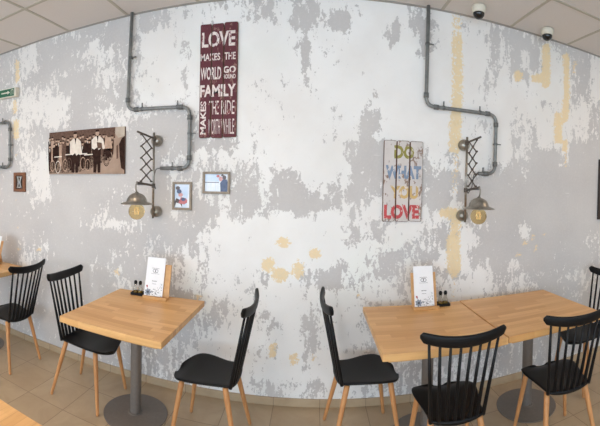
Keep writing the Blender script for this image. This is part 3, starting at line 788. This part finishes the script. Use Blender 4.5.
def ell(cx, cz, rx, rz, n=14, rot=0):
    c, s = math.cos(rot), math.sin(rot)
    return [(cx + rx*math.cos(2*PI*k/n)*c - rz*math.sin(2*PI*k/n)*s, cz + rx*math.cos(2*PI*k/n)*s + rz*math.sin(2*PI*k/n)*c) for k in range(n)]

# old sepia photograph on a stretched canvas
CX0, CZ0, CW_, CH_ = -2.192, 1.607, .772, .372
canvas = thing('canvas_picture', 'wide sepia canvas photo of people walking bicycles', 'picture', (CX0, WALL_Y, CZ0))
def sepia(name, a, b, sc):
    return flat(name, a, b, sc, .9, 0, .08)
SEP = [sepia('sepia_ground', rgb(176, 152, 134), rgb(150, 126, 110), 8), sepia('sepia_dark', rgb(62, 44, 38), rgb(44, 30, 26), 40),
       sepia('sepia_white', rgb(236, 226, 214), rgb(216, 202, 188), 30), sepia('sepia_mid', rgb(118, 94, 82), rgb(90, 68, 58), 50),
       sepia('sepia_skin', rgb(196, 168, 148), rgb(172, 142, 122), 30), sepia('sepia_sky', rgb(200, 186, 170), rgb(176, 160, 144), 14),
       sepia('sepia_crowd', rgb(168, 142, 124), rgb(24, 14, 10), 62)]
bm = B(); add_box(bm, (0, -.018, 0), (CW_, 0, CH_)); obj('stretcher', bm, SEP[3], canvas)
bm = B(); Y0 = -.0182
def L(k): return Y0 - .0001 * k
U = lambda px, py: (CW_ * px / 540, CH_ * (1 - py / 300))     # box read off a 540 x 300 drawing
def poly(pts, k, mi): add_poly(bm, [U(*p) for p in pts], L(k), mi)
def oval(cx, cy, rx, ry, k, mi): add_poly(bm, [U(*p) for p in ell(cx, cy, rx, ry)], L(k), mi)
def wheel(cx, cy, r, k, mi=1, w=5, sq=.45):
    n = 16
    for i in range(n):
        a0, a1 = 2*PI*i/n, 2*PI*(i+1)/n
        poly([(cx + r*sq*math.cos(a0), cy + r*math.sin(a0)), (cx + r*sq*math.cos(a1), cy + r*math.sin(a1)), (cx + (r-w)*sq*math.cos(a1), cy + (r-w)*math.sin(a1)), (cx + (r-w)*sq*math.cos(a0), cy + (r-w)*math.sin(a0))], k, mi)
poly([(0, 0), (540, 0), (540, 300), (0, 300)], 0, 0)
poly([(0, 0), (480, 0), (480, 70), (300, 60), (0, 75)], 1, 3)
poly([(480, 0), (540, 0), (540, 60), (500, 70), (478, 40)], 1, 5)
poly([(0, 60), (170, 55), (300, 60), (470, 60), (470, 170), (420, 215), (330, 250), (240, 285), (170, 290), (0, 292)], 2, 6)
rnd = random.Random(4)
for row, (ya, yb, n_) in enumerate(((44, 70, 20), (70, 104, 17))):    # the crowd behind
    for i in range(n_):
        px = 8 + i * (470 / n_) + rnd.uniform(-7, 7); hy = rnd.uniform(ya, yb); k = 3 + 3 * row; m_ = rnd.choice((1, 1, 3, 1, 4))
        foot = 190 + 70 * row * (px < 330) + rnd.uniform(-15, 25)
        poly([(px - 13, hy + 16), (px + 13, hy + 15), (px + 12, (hy + foot) / 2), (px + 8, foot), (px - 7, foot), (px - 12, (hy + foot) / 2)], k, m_)
        if m_ == 1 and i % 3 == 0: poly([(px - 4, hy + 16), (px + 4, hy + 16), (px, hy + 44)], k + 1, 2)
        oval(px, hy, 8, 11, k + 1, 4); oval(px, hy - 8, 9, 5, k + 2, 1)
for cx, cy, r_, m_ in ((28, 240, 42, 4), (72, 250, 46, 2), (128, 238, 44, 4), (160, 225, 40, 3), (262, 228, 44, 4), (296, 240, 42, 4), (322, 220, 40, 3), (424, 205, 46, 1), (446, 190, 36, 4)):
    wheel(cx, cy, r_, 9.5, m_, 6); wheel(cx, cy, r_ - 12, 9.5, 1, 4)
for cx, cy in ((72, 178), (160, 165), (262, 165), (300, 172)):        # handlebars
    poly([(cx - 30, cy - 4), (cx + 30, cy - 6), (cx + 30, cy + 1), (cx - 30, cy + 3)], 9.7, 2)
poly([(415, 62), (452, 62), (462, 135), (440, 150), (408, 135)], 9.8, 4); oval(433, 44, 12, 15, 9.9, 3); poly([(412, 135), (456, 135), (450, 185), (436, 200), (418, 185)], 9.8, 1)
poly([(505, 110), (522, 74), (540, 60), (540, 275), (520, 262), (510, 190)], 9.8, 1); poly([(488, 120), (500, 112), (502, 200), (490, 205)], 9.8, 3)
def walker(cx, hy, k, hem, vest):                                   # a man in a white jacket striding forward
    poly([(cx - 24, hem - 20), (cx + 26, hem - 20), (cx + 22, 290), (cx + 4, 292), (cx, 220), (cx - 6, 292), (cx - 26, 290)], k, 1)
    poly([(cx - 16, hy + 22), (cx + 18, hy + 22), (cx + 40, hy + 44), (cx + 52, hem + 6), (cx + 40, hem + 10), (cx + 30, hem), (cx + 10, hem + 14), (cx, hem - 4), (cx - 20, hem + 10), (cx - 38, hem), (cx - 40, hy + 44)], k + 1, 2)
    poly([(cx - 4, hy + 22), (cx + 8, hy + 22), (cx + 3, hy + 62)], k + 2, 1)
    if vest: poly([(cx - 4, hy + 60), (cx + 30, hy + 66), (cx + 34, hy + 100), (cx + 2, hy + 104)], k + 2, 3)
    oval(cx, hy, 13, 19, k + 3, 4); poly([(cx - 14, hy - 8), (cx - 10, hy - 22), (cx + 10, hy - 22), (cx + 14, hy - 8)], k + 4, 1)
walker(204, 34, 11, 160, False); walker(362, 30, 17, 128, True)
obj('photo_print', bm, SEP, canvas)

def photo_frame(name, label, x0, z0, w, h, bw, wood, depth=.018):
    t = thing(name, label, 'picture frame', (x0, WALL_Y, z0))
    bm = B()
    add_box(bm, (0, -depth, 0), (w, 0, bw)); add_box(bm, (0, -depth, h - bw), (w, 0, h))
    add_box(bm, (0, -depth, bw), (bw, 0, h - bw)); add_box(bm, (w - bw, -depth, bw), (w, 0, h - bw))
    obj('frame', bm, wood, t, bevel=.003)
    return t
PH = [flat('photo_sky', rgb(196, 216, 240), rgb(222, 232, 246), 14, .3), flat('photo_white', rgb(240, 244, 248), rgb(224, 230, 240), 20, .3),
      flat('photo_skin', rgb(222, 168, 160), rgb(196, 140, 136), 30, .3), flat('photo_navy', rgb(62, 72, 104), rgb(80, 92, 126), 40, .3),
      flat('photo_dark', rgb(74, 60, 60), rgb(98, 84, 84), 60, .3), flat('photo_red', rgb(206, 120, 120), rgb(186, 96, 100), 40, .3)]
f1 = photo_frame('photo_frame', 'small upright taupe photo frame beside the bowl-shaped lamp', -1.015, 1.344, .151, .206, .017, M['frame_taupe'])
bm = B(); W_, H_ = .151, .206
def P1(x, z): return (W_ * x, H_ * z)
add_poly(bm, [P1(*p) for p in ((.1, .08), (.9, .08), (.9, .92), (.1, .92))], -.006, 0)
add_poly(bm, [P1(*p) for p in ((.12, .1), (.5, .1), (.5, .32), (.2, .42), (.12, .3))], -.0062, 4)
add_poly(bm, [P1(*p) for p in ((.3, .24), (.62, .2), (.82, .3), (.7, .42), (.44, .46))], -.0064, 5)
add_poly(bm, [P1(*p) for p in ((.12, .1), (.5, .1), (.4, .22), (.2, .26))], -.0066, 1)
for a, b, rx, rz, mi in ((.42, .54, .12, .07, 2), (.34, .66, .13, .08, 3), (.27, .78, .11, .07, 4), (.56, .38, .12, .06, 3), (.3, .9, .08, .05, 1)):
    add_poly(bm, [P1(*p) for p in ell(a, b, rx, rz)], -.0068, mi)
add_poly(bm, [P1(*p) for p in ((.74, .1), (.9, .1), (.9, .92), (.84, .92))], -.0069, 1)
obj('photo', bm, PH, f1)
f2 = photo_frame('photo_frame', 'small landscape taupe photo frame under the maroon sign', -.783, 1.469, .202, .158, .017, M['frame_taupe'])
bm = B(); W_, H_ = .202, .158
add_poly(bm, [P1(*p) for p in ((.07, .09), (.93, .09), (.93, .91), (.07, .91))], -.006, 1)
add_poly(bm, [P1(*p) for p in ((.08, .56), (.6, .56), (.6, .9), (.08, .9))], -.0062, 0)
for xx in (.12, .3, .47, .56): add_poly(bm, [P1(*p) for p in ((xx, .1), (xx + .015, .1), (xx + .015, .9), (xx, .9))], -.0063, 0)
add_poly(bm, [P1(*p) for p in ((.08, .5), (.6, .5), (.6, .53), (.08, .53))], -.0064, 3)
add_poly(bm, [P1(*p) for p in ((.66, .1), (.9, .1), (.92, .5), (.88, .66), (.74, .66), (.64, .5))], -.0066, 3)
for a, b, rx, rz, mi in ((.66, .68, .07, .11, 2), (.79, .74, .07, .1, 4), (.56, .8, .06, .06, 5), (.72, .84, .05, .05, 4)):
    add_poly(bm, [P1(*p) for p in ell(a, b, rx, rz)], -.0068, mi)
obj('photo', bm, PH, f2)

# brown plaque with a pale hourglass of bent metal
pl = photo_frame('wooden_plaque', 'small brown wooden frame with a pale hourglass shape', -2.655, 1.438, .155, .189, .030, M['frame_brown'], .022)
tag(pl, cat='wall decoration')
bm = B(); add_box(bm, (.028, -.008, .028), (.127, 0, .161)); obj('backing', bm, M['dark_backing'], pl)
bm = B(); cx, cz = .0775, .0945
for s in (-1, 1):
    add_tube(bm, [(cx + s * .030, -.014, cz + .056), (cx + s * .016, -.016, cz + .030), (cx + s * .010, -.017, cz), (cx + s * .016, -.016, cz - .030), (cx + s * .030, -.014, cz - .056)], .006, 8)
for dz in (-.05, .05): add_tube(bm, [(cx - .026, -.014, cz + dz), (cx + .026, -.014, cz + dz)], .006, 8)
obj('bent_metal', bm, M['silver'], pl, smooth=True)

# framed picture at the far right end, only its edge in the photo
fr = photo_frame('picture_frame', 'dark brown picture frame edge above the far end chair', 2.472, 1.285, .42, .575, .022, M['dark_backing'], .025)
bm = B(); add_box(bm, (.02, -.01, .02), (.40, 0, .555)); obj('picture_panel', bm, SEP[3], fr)

# ------------------------------------------------------------------ exit sign
ex = thing('exit_sign', 'green and white emergency exit sign box with a running figure', 'sign', (-2.60, WALL_Y, 2.375), 0)
bm = B(); add_box(bm, (-.36, -.05, -.008), (.002, 0, .078)); obj('housing', bm, M['white_plastic'], ex, bevel=.004)
bm = B(); add_box(bm, (-.255, -.054, .000), (-.02, -.049, .070)); add_box(bm, (-.35, -.054, .000), (-.268, -.049, .070)); obj('sign_face', bm, M['green'], ex)
bm = B(); yy = -.0545
add_poly(bm, [(-.20, .030), (-.11, .030), (-.11, .018), (-.075, .036), (-.11, .054), (-.11, .042), (-.20, .042)], yy, 0)
obj('arrow', bm, M['white_plastic'], ex); bm = B()
for pts in (((-.318, .046), (-.306, .050), (-.300, .030), (-.312, .028)), ((-.312, .030), (-.302, .030), (-.290, .012), (-.298, .008)), ((-.314, .030), (-.306, .028), (-.322, .008), (-.330, .012)), ((-.306, .048), (-.302, .042), (-.284, .038), (-.284, .043))):
    add_poly(bm, pts, yy, 0)
add_poly(bm, ell(-.304, .058, .006, .006), yy, 0)
obj('running_figure', bm, M['white_plastic'], ex); bm = B()
for a, b, c, d in ((-.062, .01, -.056, .06), (-.034, .01, -.028, .06), (-.062, .054, -.028, .06)): add_poly(bm, [(a, b), (c, b), (c, d), (a, d)], yy, 0)
obj('doorway_mark', bm, M['white_plastic'], ex)
ex.rotation_euler = (0, math.radians(2.0), 0)

# ------------------------------------------------------------------ conduit pipes
PR = .0135
def pipe_run(label, pts, clamps, couplings, rad=.07):
    t = thing('conduit_pipe', label, 'pipe', (0, WALL_Y - .034, 0), 0, 'bent metal conduit pipes on the wall')
    path = rounded([(x, 0, z) for x, z in pts], rad)
    bm = B(); add_tube(bm, path, PR, 14); obj('tube', bm, M['pipe'], t, smooth=True)
    for (x, z, dx, dz) in couplings:
        d = Vector((dx, 0, dz)).normalized()
        bm = B(); p = Vector((x, 0, z)); add_tube(bm, [p - d * .018, p - d * .017, p + d * .017, p + d * .018], [.0135, .0185, .0185, .0135], 14)
        obj('coupling', bm, M['pipe_dark'], t, smooth=True)
    for (x, z, dx, dz) in clamps:
        d = Vector((dx, 0, dz)).normalized(); p = Vector((x, 0, z)); side = Vector((-d.z, 0, d.x))
        if side.z < -.1 or (abs(side.z) < .1 and side.x < 0): side = -side
        bm = B(); add_tube(bm, [p - d * .008, p + d * .008], .0165, 14)
        add_box(bm, (-.004, -.004, 0), (.004, .004, .034), mat=Matrix.Translation(p + side * .012) @ side.to_track_quat('Z', 'Y').to_matrix().to_4x4())
        add_tube(bm, [p + Vector((0, .012, 0)), p + Vector((0, .034, 0))], .006, 8)
        obj('saddle_clamp', bm, M['pipe_dark'], t, smooth=False)
    return t
pipe_run('grey conduit pipe from the ceiling to the lamp beside the sepia picture',
    [(-1.358, CEIL_Z), (-1.390, 2.100), (-.880, 2.092), (-.880, 1.648), (-1.105, 1.650)],
    [(-1.365, 2.50, 0, 1), (-1.262, 2.099, 1, 0), (-.975, 2.095, 1, 0), (-.880, 1.90, 0, 1), (-1.01, 1.649, 1, 0)],
    [(-1.387, 2.176, 0, 1), (-1.312, 2.099, 1, 0), (-.950, 2.093, 1, 0), (-.880, 2.016, 0, 1), (-.880, 1.725, 0, 1), (-.948, 1.648, 1, 0)])
pipe_run('dark grey conduit pipe from the ceiling to the lamp beside the white sign',
    [(.781, CEIL_Z), (.781, 2.128), (1.346, 2.120), (1.346, 1.664), (1.205, 1.664)],
    [(.781, 2.57, 0, 1), (.915, 2.127, 1, 0), (1.205, 2.124, 1, 0), (1.346, 1.895, 0, 1), (1.245, 1.664, 1, 0)],
    [(.781, 2.205, 0, 1), (.858, 2.127, 1, 0), (1.270, 2.122, 1, 0), (1.346, 2.044, 0, 1), (1.346, 1.741, 0, 1), (1.272, 1.664, 1, 0)])
p3 = pipe_run('conduit pipe bend beside the small brown frame, cut off by the picture edge',
    [(-3.20, CEIL_Z), (-3.20, 2.132), (-2.694, 2.132), (-2.694, 1.682), (-2.90, 1.686)],
    [(-2.80, 2.132, 1, 0), (-2.694, 1.90, 0, 1), (-2.80, 1.684, 1, 0), (-3.20, 2.5, 0, 1)],
    [(-3.20, 2.205, 0, 1), (-3.125, 2.132, 1, 0), (-2.77, 2.132, 1, 0), (-2.694, 2.055, 0, 1), (-2.694, 1.758, 0, 1), (-2.77, 1.683, 1, 0)])
bm = B(); add_tube(bm, rounded([(-2.90, 0, 1.686), (-2.925, -.02, 1.678), (-2.93, -.03, 1.62), (-2.90, -.03, 1.595), (-2.84, -.02, 1.61), (-2.845, 0, 1.67)], .02), .004, 8); obj('cord', bm, M['cable'], p3, smooth=True)

# ------------------------------------------------------------------ scissor wall lamps
def wall_lamp(label, x, zt, zb, pipe_end, arm_dx, sgn, yo):
    """rod on two round wall mounts; a scissor lattice carries a bowl shade with a globe bulb"""
    t = thing('wall_lamp', label, 'lamp', (x, WALL_Y, 0), 0, 'scissor wall lamps')
    RY = -.072
    bm = B(); add_tube(bm, [(0, RY, zb), (0, RY, zt)], .0085, 12); obj('rod', bm, M['pewter'], t, smooth=True)
    for z in (zt - .055, zb + .045):
        bm = B()
        rot = Matrix.Rotation(PI / 2, 4, 'X')
        add_lathe(bm, [(0, .058), (.016, .057), (.030, .050), (.040, .036), (.044, .018), (.043, .004), (.036, 0)], 24, (0, 0, z), mat=rot)
        add_tube(bm, [(0, -.05, z), (0, RY, z)], .010, 10)
        obj('wall_mount', bm, M['pewter'], t, smooth=True)
    za, zl = zt - .030, zt - .372
    bm = B(); add_tube(bm, [(0, RY + .01, za - .012), (arm_dx, yo, za + .004)], .0075, 8)
    add_lathe(bm, [(.013, -.016), (.013, .016)], 14, (0, RY, za - .012)); obj('upper_arm', bm, M['bronze'], t)
    # lattice of crossing flat bars between rod side and outer side
    bm = B(); n = 4; ya, yb = RY - .040, yo + .060
    zs = [za - .008 - (za - zl - .02) * i / n for i in range(n + 1)]
    for i in range(n):
        for (p, q, off) in ((ya, yb, -.003), (yb, ya, .003)):
            add_tube(bm, [(off, p, zs[i]), (off, q, zs[i+1])], .0048, 6)
    for i in range(n + 1):
        for yy in (ya, yb): add_tube(bm, [(-.008, yy, zs[i]), (.008, yy, zs[i])], .006, 8)
    for i in range(n):
        ym = (ya + yb) / 2; zm = (zs[i] + zs[i+1]) / 2
        add_tube(bm, [(-.008, ym, zm), (.008, ym, zm)], .006, 8)
    obj('scissor_lattice', bm, M['bronze'], t)
    bm = B(); add_tube(bm, [(0, RY, zl - .018), (0, yo, zl + .004)], .0085, 8)
    add_lathe(bm, [(.014, -.016), (.014, .016)], 14, (0, RY, zl - .018)); obj('lower_arm', bm, M['bronze'], t)
    sh = zl - .062                                        # top of the shade
    bm = B(); add_tube(bm, rounded([(0, yo + .005, zl + .004), (0, yo - .018, zl - .012), (0, yo - .016, zl - .040), (0, yo, sh - .002)], .012), .0055, 8); obj('hook', bm, M['pewter'], t, smooth=True)
    c = (0, yo, sh)
    prof = [(0, .006), (.010, .004), (.014, -.004), (.034, -.010), (.052, -.022), (.064, -.040), (.069, -.058), (.074, -.064), (.095, -.070), (.110, -.077), (.111, -.080), (.108, -.080), (.094, -.074), (.070, -.069), (.065, -.060), (.060, -.041), (.048, -.026), (.030, -.015), (0, -.010)]
    bm = B(); add_lathe(bm, prof, 40, c); obj('lamp_shade', bm, M['pewter'], t, smooth=True)
    bz = sh - .080 - .049
    bm = B(); add_lathe(bm, [(.018, .068), (.019, .050), (.030, .044)] + [(.056 * math.sin(a), .056 * math.cos(a)) for a in [math.radians(d) for d in range(40, 180, 10)]] + [(0, -.056)], 28, (0, yo, bz))
    bulb = obj('bulb', bm, M['amber_glass'], t, smooth=True)
    bm = B()
    for k in range(4):
        a = PI / 4 + k * PI / 2
        add_tube(bm, [(.008*math.cos(a), yo + .008*math.sin(a), bz + .026), (.014*math.cos(a), yo + .014*math.sin(a), bz + .005), (.009*math.cos(a), yo + .009*math.sin(a), bz - .018)], .0018, 6)
    obj('filament', bm, M['filament'], bulb)
    bm = B(); add_lathe(bm, [(.0165, .040), (.0165, .090), (0, .090)], 16, (0, yo, bz)); obj('bulb_socket', bm, M['bronze'], t)
    px, pz = pipe_end[0] - x, pipe_end[1]
    bm = B(); add_tube(bm, rounded([(px, -.034, pz), (px - sgn * .035, -.036, pz - .004), (px - sgn * .055, -.050, pz - .10), (.02 * sgn, RY + .005, zl - .045), (.004 * sgn, RY - .02, zl - .012), (0, yo + .01, zl - .010)], .016, 5), .0042, 8); obj('cord', bm, M['cable'], t, smooth=True)
    return t
wall_lamp('pewter bowl lamp on a wall rod beside the sepia picture', -1.143, 1.910, 1.279, (-1.105, 1.650), 0.0, 1, -.338)
wall_lamp('pewter bowl lamp on a wall rod beside the white sign', 1.090, 1.925, 1.300, (1.205, 1.664), 0.0, 1, -.300)

# ------------------------------------------------------------------ dome cameras on the ceiling
def dome_camera(label, x, y):
    t = thing('dome_camera', label, 'security camera', (x, y, CEIL_Z - .0045), 0, 'dome cameras on the ceiling')
    bm = B(); add_lathe(bm, [(.046, 0), (.050, -.004), (.050, -.030), (.046, -.045), (.040, -.051)], 32); obj('housing', bm, M['white_plastic'], t, smooth=True)
    bm = B(); add_lathe(bm, [(.041, -.045)] + [(.041 * math.cos(a), -.050 - .041 * math.sin(a)) for a in [math.radians(d) for d in range(0, 90, 10)]] + [(0, -.091)], 28); obj('dome', bm, M['dome'], t, smooth=True)
dome_camera('white dome camera with dark lens, nearer the grey ceiling pipe', 1.105, 2.385)
dome_camera('white dome camera with dark lens, farther from the grey ceiling pipe', 1.722, 2.415)

# ------------------------------------------------------------------ things on the tables
def menu_stand(label, llabel, x, y, rz, loff, group):
    """beech board leaning back on a strut, with a ledge; the leaflet stands on the ledge"""
    lean = math.radians(15); c, s = math.cos(lean), math.sin(lean)
    t = thing('menu_stand', label, 'menu stand', (x, y, TOP), rz, group)
    tilt = Matrix.Rotation(-lean, 4, 'X')
    W2, Hh = .087, .230
    bm = B(); add_box(bm, (-W2, 0, .008), (W2, .010, Hh), mat=tilt); obj('back_board', bm, M['holder_wood'], t, bevel=.002)
    bm = B(); add_box(bm, (-W2, -.038, 0), (W2, .012, .010)); add_box(bm, (-W2, -.044, 0), (W2, -.036, .020)); obj('ledge', bm, M['holder_wood'], t, bevel=.0015)
    a = tilt @ Vector((0, .010, .19))
    bm = B(); v = []
    for sx in (-.03, .03):
        v += [bm.verts.new((sx, a.y - .002, a.z)), bm.verts.new((sx, a.y + .008, a.z)), bm.verts.new((sx, a.y + .048, 0)), bm.verts.new((sx, a.y + .036, 0))]
    for f in ((0,1,2,3), (7,6,5,4), (0,4,5,1), (1,5,6,2), (2,6,7,3), (3,7,4,0)): bm.faces.new([v[i] for i in f])
    obj('strut', bm, M['holder_wood'], t)
    # the leaflet: folded card; its printing belongs to its face
    lf = bpy.data.objects.new('menu_leaflet', None); COL.objects.link(lf)
    bm = B(); lw, lh = .068, .262
    tl = Matrix.Translation((loff, 0, .0105)) @ tilt @ Matrix.Translation((0, -.0045, 0))
    add_box(bm, (-lw, -.0035, 0), (lw, 0, lh), 0, tl)
    def pr(pts, mi, k=1):
        try: bm.faces.new([bm.verts.new(tl @ Vector((p[0], -.0035 - .0003 * k, p[1]))) for p in pts]).material_index = mi
        except ValueError: pass
    rnd = random.Random(11)
    def bar(x0, z0, x1, z1, mi=1): pr([(x0, z0), (x1, z0), (x1, z1), (x0, z1)], mi)
    for k in range(9): bar(-.026 + .006 * k, .186, -.022 + .006 * k, .189)                     # fine lettering above the emblem
    def ring(cx, cz, r, w):
        for i in range(14):
            a0, a1 = 2*PI*i/14, 2*PI*(i+1)/14
            pr([(cx + r*math.cos(a0), cz + r*math.sin(a0)), (cx + r*math.cos(a1), cz + r*math.sin(a1)), (cx + (r-w)*math.cos(a1), cz + (r-w)*math.sin(a1)), (cx + (r-w)*math.cos(a0), cz + (r-w)*math.sin(a0))], 1)
    ring(-.008, .170, .012, .003); ring(.008, .170, .012, .003)
    for k in range(10): bar(-.030 + .006 * k, .150, -.026 + .006 * k, .1525)
    for k in range(6): bar(-.018 + .006 * k, .098, -.014 + .006 * k, .103)
    for k in range(5): bar(-.015 + .006 * k, .080, -.011 + .006 * k, .083)
    pr(ell(-.052, .064, .006, .006), 3); pr(ell(-.050, .058, .004, .007, rot=.5), 3, 2)
    for k in range(7): pr(ell(-.040 + .014 * math.cos(k * .9), .024 + .014 * math.sin(k * .9), .011, .007, 10, k * .9), 2, 1 + k * .2)
    pr(ell(-.040, .024, .008, .008), 1, 3)
    for k in range(46):                                                                          # small sketched leaves and stems
        xx = rnd.uniform(-.018, .060); zz = rnd.uniform(.004, .062) * (1 if xx > .02 else .8)
        pr(ell(xx, zz, rnd.uniform(.002, .0055), rnd.uniform(.0009, .0022), 8, rnd.uniform(0, 3.1)), rnd.choice((1, 1, 1, 2)), 1)
    for k in range(8):
        xx = rnd.uniform(.048, .060); pr(ell(xx, rnd.uniform(.05, .09), .003, .0016, 8, rnd.uniform(0, 3)), 2, 1)
    COL.objects.unlink(lf); bpy.data.objects.remove(lf)
    o = obj('menu_leaflet', bm, [M['paper'], M['ink'], M['ink_soft'], M['ink_red']])
    o.location = (x, y, TOP); o.rotation_euler = (0, 0, rz)
    tag(o, llabel, 'menu', 'white menu leaflets with sketched flowers')
    return t
menu_stand('wooden menu stand on the lone table below the small framed pictures', 'white menu leaflet leaning in the stand below the small framed pictures', -1.026, 2.318, math.radians(2), -.024, 'wooden menu stands')
menu_stand('wooden menu stand on the joined tables below the white sign', 'white menu leaflet leaning in the stand below the white sign', .748, 2.338, math.radians(0), -.003, 'wooden menu stands')
menu_stand('wooden menu stand on the table under the exit sign, edge only', 'white menu leaflet edge on the table under the exit sign', -2.695, 2.31, math.radians(0), .003, 'wooden menu stands')

def cruets(x, y, rz, where, zone):
    c, s = math.cos(rz), math.sin(rz)
    def P(a, b): return (x + a*c - b*s, y + a*s + b*c, TOP)
    t = thing('condiment_tray', 'small black condiment tray ' + where, 'tray', (x, y, TOP), rz, 'black condiment trays')
    bm = B(); add_box(bm, (-.043, -.032, 0), (.043, .032, .005))
    obj('tray_base', bm, M['black_plastic'], t)
    bm = B()
    for lo, hi in (((-.043, -.032, .005), (.043, -.028, .018)), ((-.043, .028, .005), (.043, .032, .018)), ((-.043, -.028, .005), (-.039, .028, .018)), ((.039, -.028, .005), (.043, .028, .018))): add_box(bm, lo, hi)
    obj('tray_rim', bm, M['black_plastic'], t)
    for k, (a, side) in enumerate(((-.018, 'farther from'), (.018, 'nearer'))):
        b = thing('cruet_bottle', 'tiny glass cruet with black stopper, %s the menu stand %s' % (side if zone else ('nearer' if k == 0 else 'farther from'), where.replace('beside the menu stand ', '')), 'cruet', P(a, 0), rz, 'glass cruets in the trays')
        b.location.z = TOP + .0052
        bm = B(); add_lathe(bm, [(.016, 0), (.017, .003), (.0165, .035), (.012, .045), (.0085, .055), (.0085, .066)], 18); obj('bottle', bm, M['clear_glass'], b, smooth=True)
        bm = B(); add_lathe(bm, [(.0145, .002), (.0148, .022), (0, .022)], 16); obj('oil', bm, M['oil'], b, smooth=True)
        bm = B(); add_lathe(bm, [(.008, .0665), (.0115, .070), (.012, .083), (.008, .092), (0, .094)], 14); obj('stopper', bm, M['black_plastic'], b, smooth=True)
cruets(-1.178, 2.335, math.radians(4), 'beside the menu stand on the lone table', True)
cruets(.884, 2.365, math.radians(0), 'beside the menu stand on the joined tables', False)

# ------------------------------------------------------------------ light
w = bpy.data.worlds.new('daylight'); SC.world = w; w.use_nodes = True
bg = w.node_tree.nodes['Background']; bg.inputs['Color'].default_value = SKY_COLOUR; bg.inputs['Strength'].default_value = SKY
for i, (a, b, SILL) in enumerate(OPEN):
    li = bpy.data.lights.new('window_portal', 'AREA'); li.shape = 'RECTANGLE'; li.size = b - a; li.size_y = HEAD - SILL
    li.cycles.is_portal = True
    o = bpy.data.objects.new('window_portal', li); COL.objects.link(o)
    o.location = ((a + b) / 2, YB - .21, (SILL + HEAD) / 2); o.rotation_euler = (PI / 2, 0, 0)
li = bpy.data.lights.new('window_portal', 'AREA'); li.shape = 'RECTANGLE'; li.size = LW[1] - LW[0]; li.size_y = LW[3] - LW[2]; li.cycles.is_portal = True
o = bpy.data.objects.new('window_portal', li); COL.objects.link(o)
o.location = (XL - .125, (LW[0] + LW[1]) / 2, (LW[2] + LW[3]) / 2); o.rotation_euler = (PI / 2, 0, -PI / 2)
# unseen square fill panels, one ceiling tile each, added to brighten tables and wall
def panel(x, y, i):
    t = thing('ceiling_light', 'square recessed ceiling light panel', 'ceiling light', (x, y, CEIL_Z - .0046), 0, 'recessed ceiling panels')
    bm = B(); h = STEP / 2 - .012
    for lo, hi in (((-h, -h, -.008), (h, -h + .02, 0)), ((-h, h - .02, -.008), (h, h, 0)), ((-h, -h + .02, -.008), (-h + .02, h - .02, 0)), ((h - .02, -h + .02, -.008), (h, h - .02, 0))): add_box(bm, lo, hi)
    obj('panel_frame', bm, M['white_plastic'], t)
    bm = B(); add_box(bm, (-h + .02, -h + .02, -.004), (h - .02, h - .02, 0)); obj('diffuser', bm, M['led'], t)
n = N('led_diffuser'); n.base(rgb(245, 243, 238)); n.b.inputs['Emission Color'].default_value = FILL_COLOUR; n.b.inputs['Emission Strength'].default_value = FILL
M['led'] = n.m
for i, (ix, iy) in enumerate(FILL_PANELS):
    panel(2.04 - STEP * (ix + .5), 2.015 - STEP * (iy + .5), i)

# ------------------------------------------------------------------ camera: the photo is a cylindrical sweep
F, YH, YAW, PITCH, ROLL = 371.553, 190.414, -.0344, -.0169, -.0215
cam = bpy.data.cameras.new('camera'); co = bpy.data.objects.new('camera', cam); COL.objects.link(co)
cam.type = 'PANO'; cam.panorama_type = 'CENTRAL_CYLINDRICAL'
cam.central_cylindrical_range_u_min = -300 / F; cam.central_cylindrical_range_u_max = 300 / F
cam.central_cylindrical_range_v_min = -(426 - YH) / F; cam.central_cylindrical_range_v_max = YH / F
cam.clip_start = .05; cam.clip_end = 100
cy, sy = math.cos(YAW), math.sin(YAW); cp, sp = math.cos(PITCH), math.sin(PITCH); cr, sr = math.cos(ROLL), math.sin(ROLL)
Rm = Matrix(((cy, sy, 0), (-sy, cy, 0), (0, 0, 1))) @ Matrix(((1, 0, 0), (0, cp, -sp), (0, sp, cp))) @ Matrix(((cr, 0, sr), (0, 1, 0), (-sr, 0, cr)))
right, fwd, up = Rm.col[0], Rm.col[1], Rm.col[2]
mw = Matrix(((right.x, up.x, -fwd.x, 0), (right.y, up.y, -fwd.y, 0), (right.z, up.z, -fwd.z, EYE), (0, 0, 0, 1)))
co.matrix_world = mw
SC.camera = co
SC.view_settings.view_transform = 'Standard'; SC.view_settings.look = 'None'; SC.view_settings.gamma = 1
SC.view_settings.exposure = EXPOSURE
SC.cycles.max_bounces = 10; SC.cycles.diffuse_bounces = 6
SC.cycles.use_denoising = True
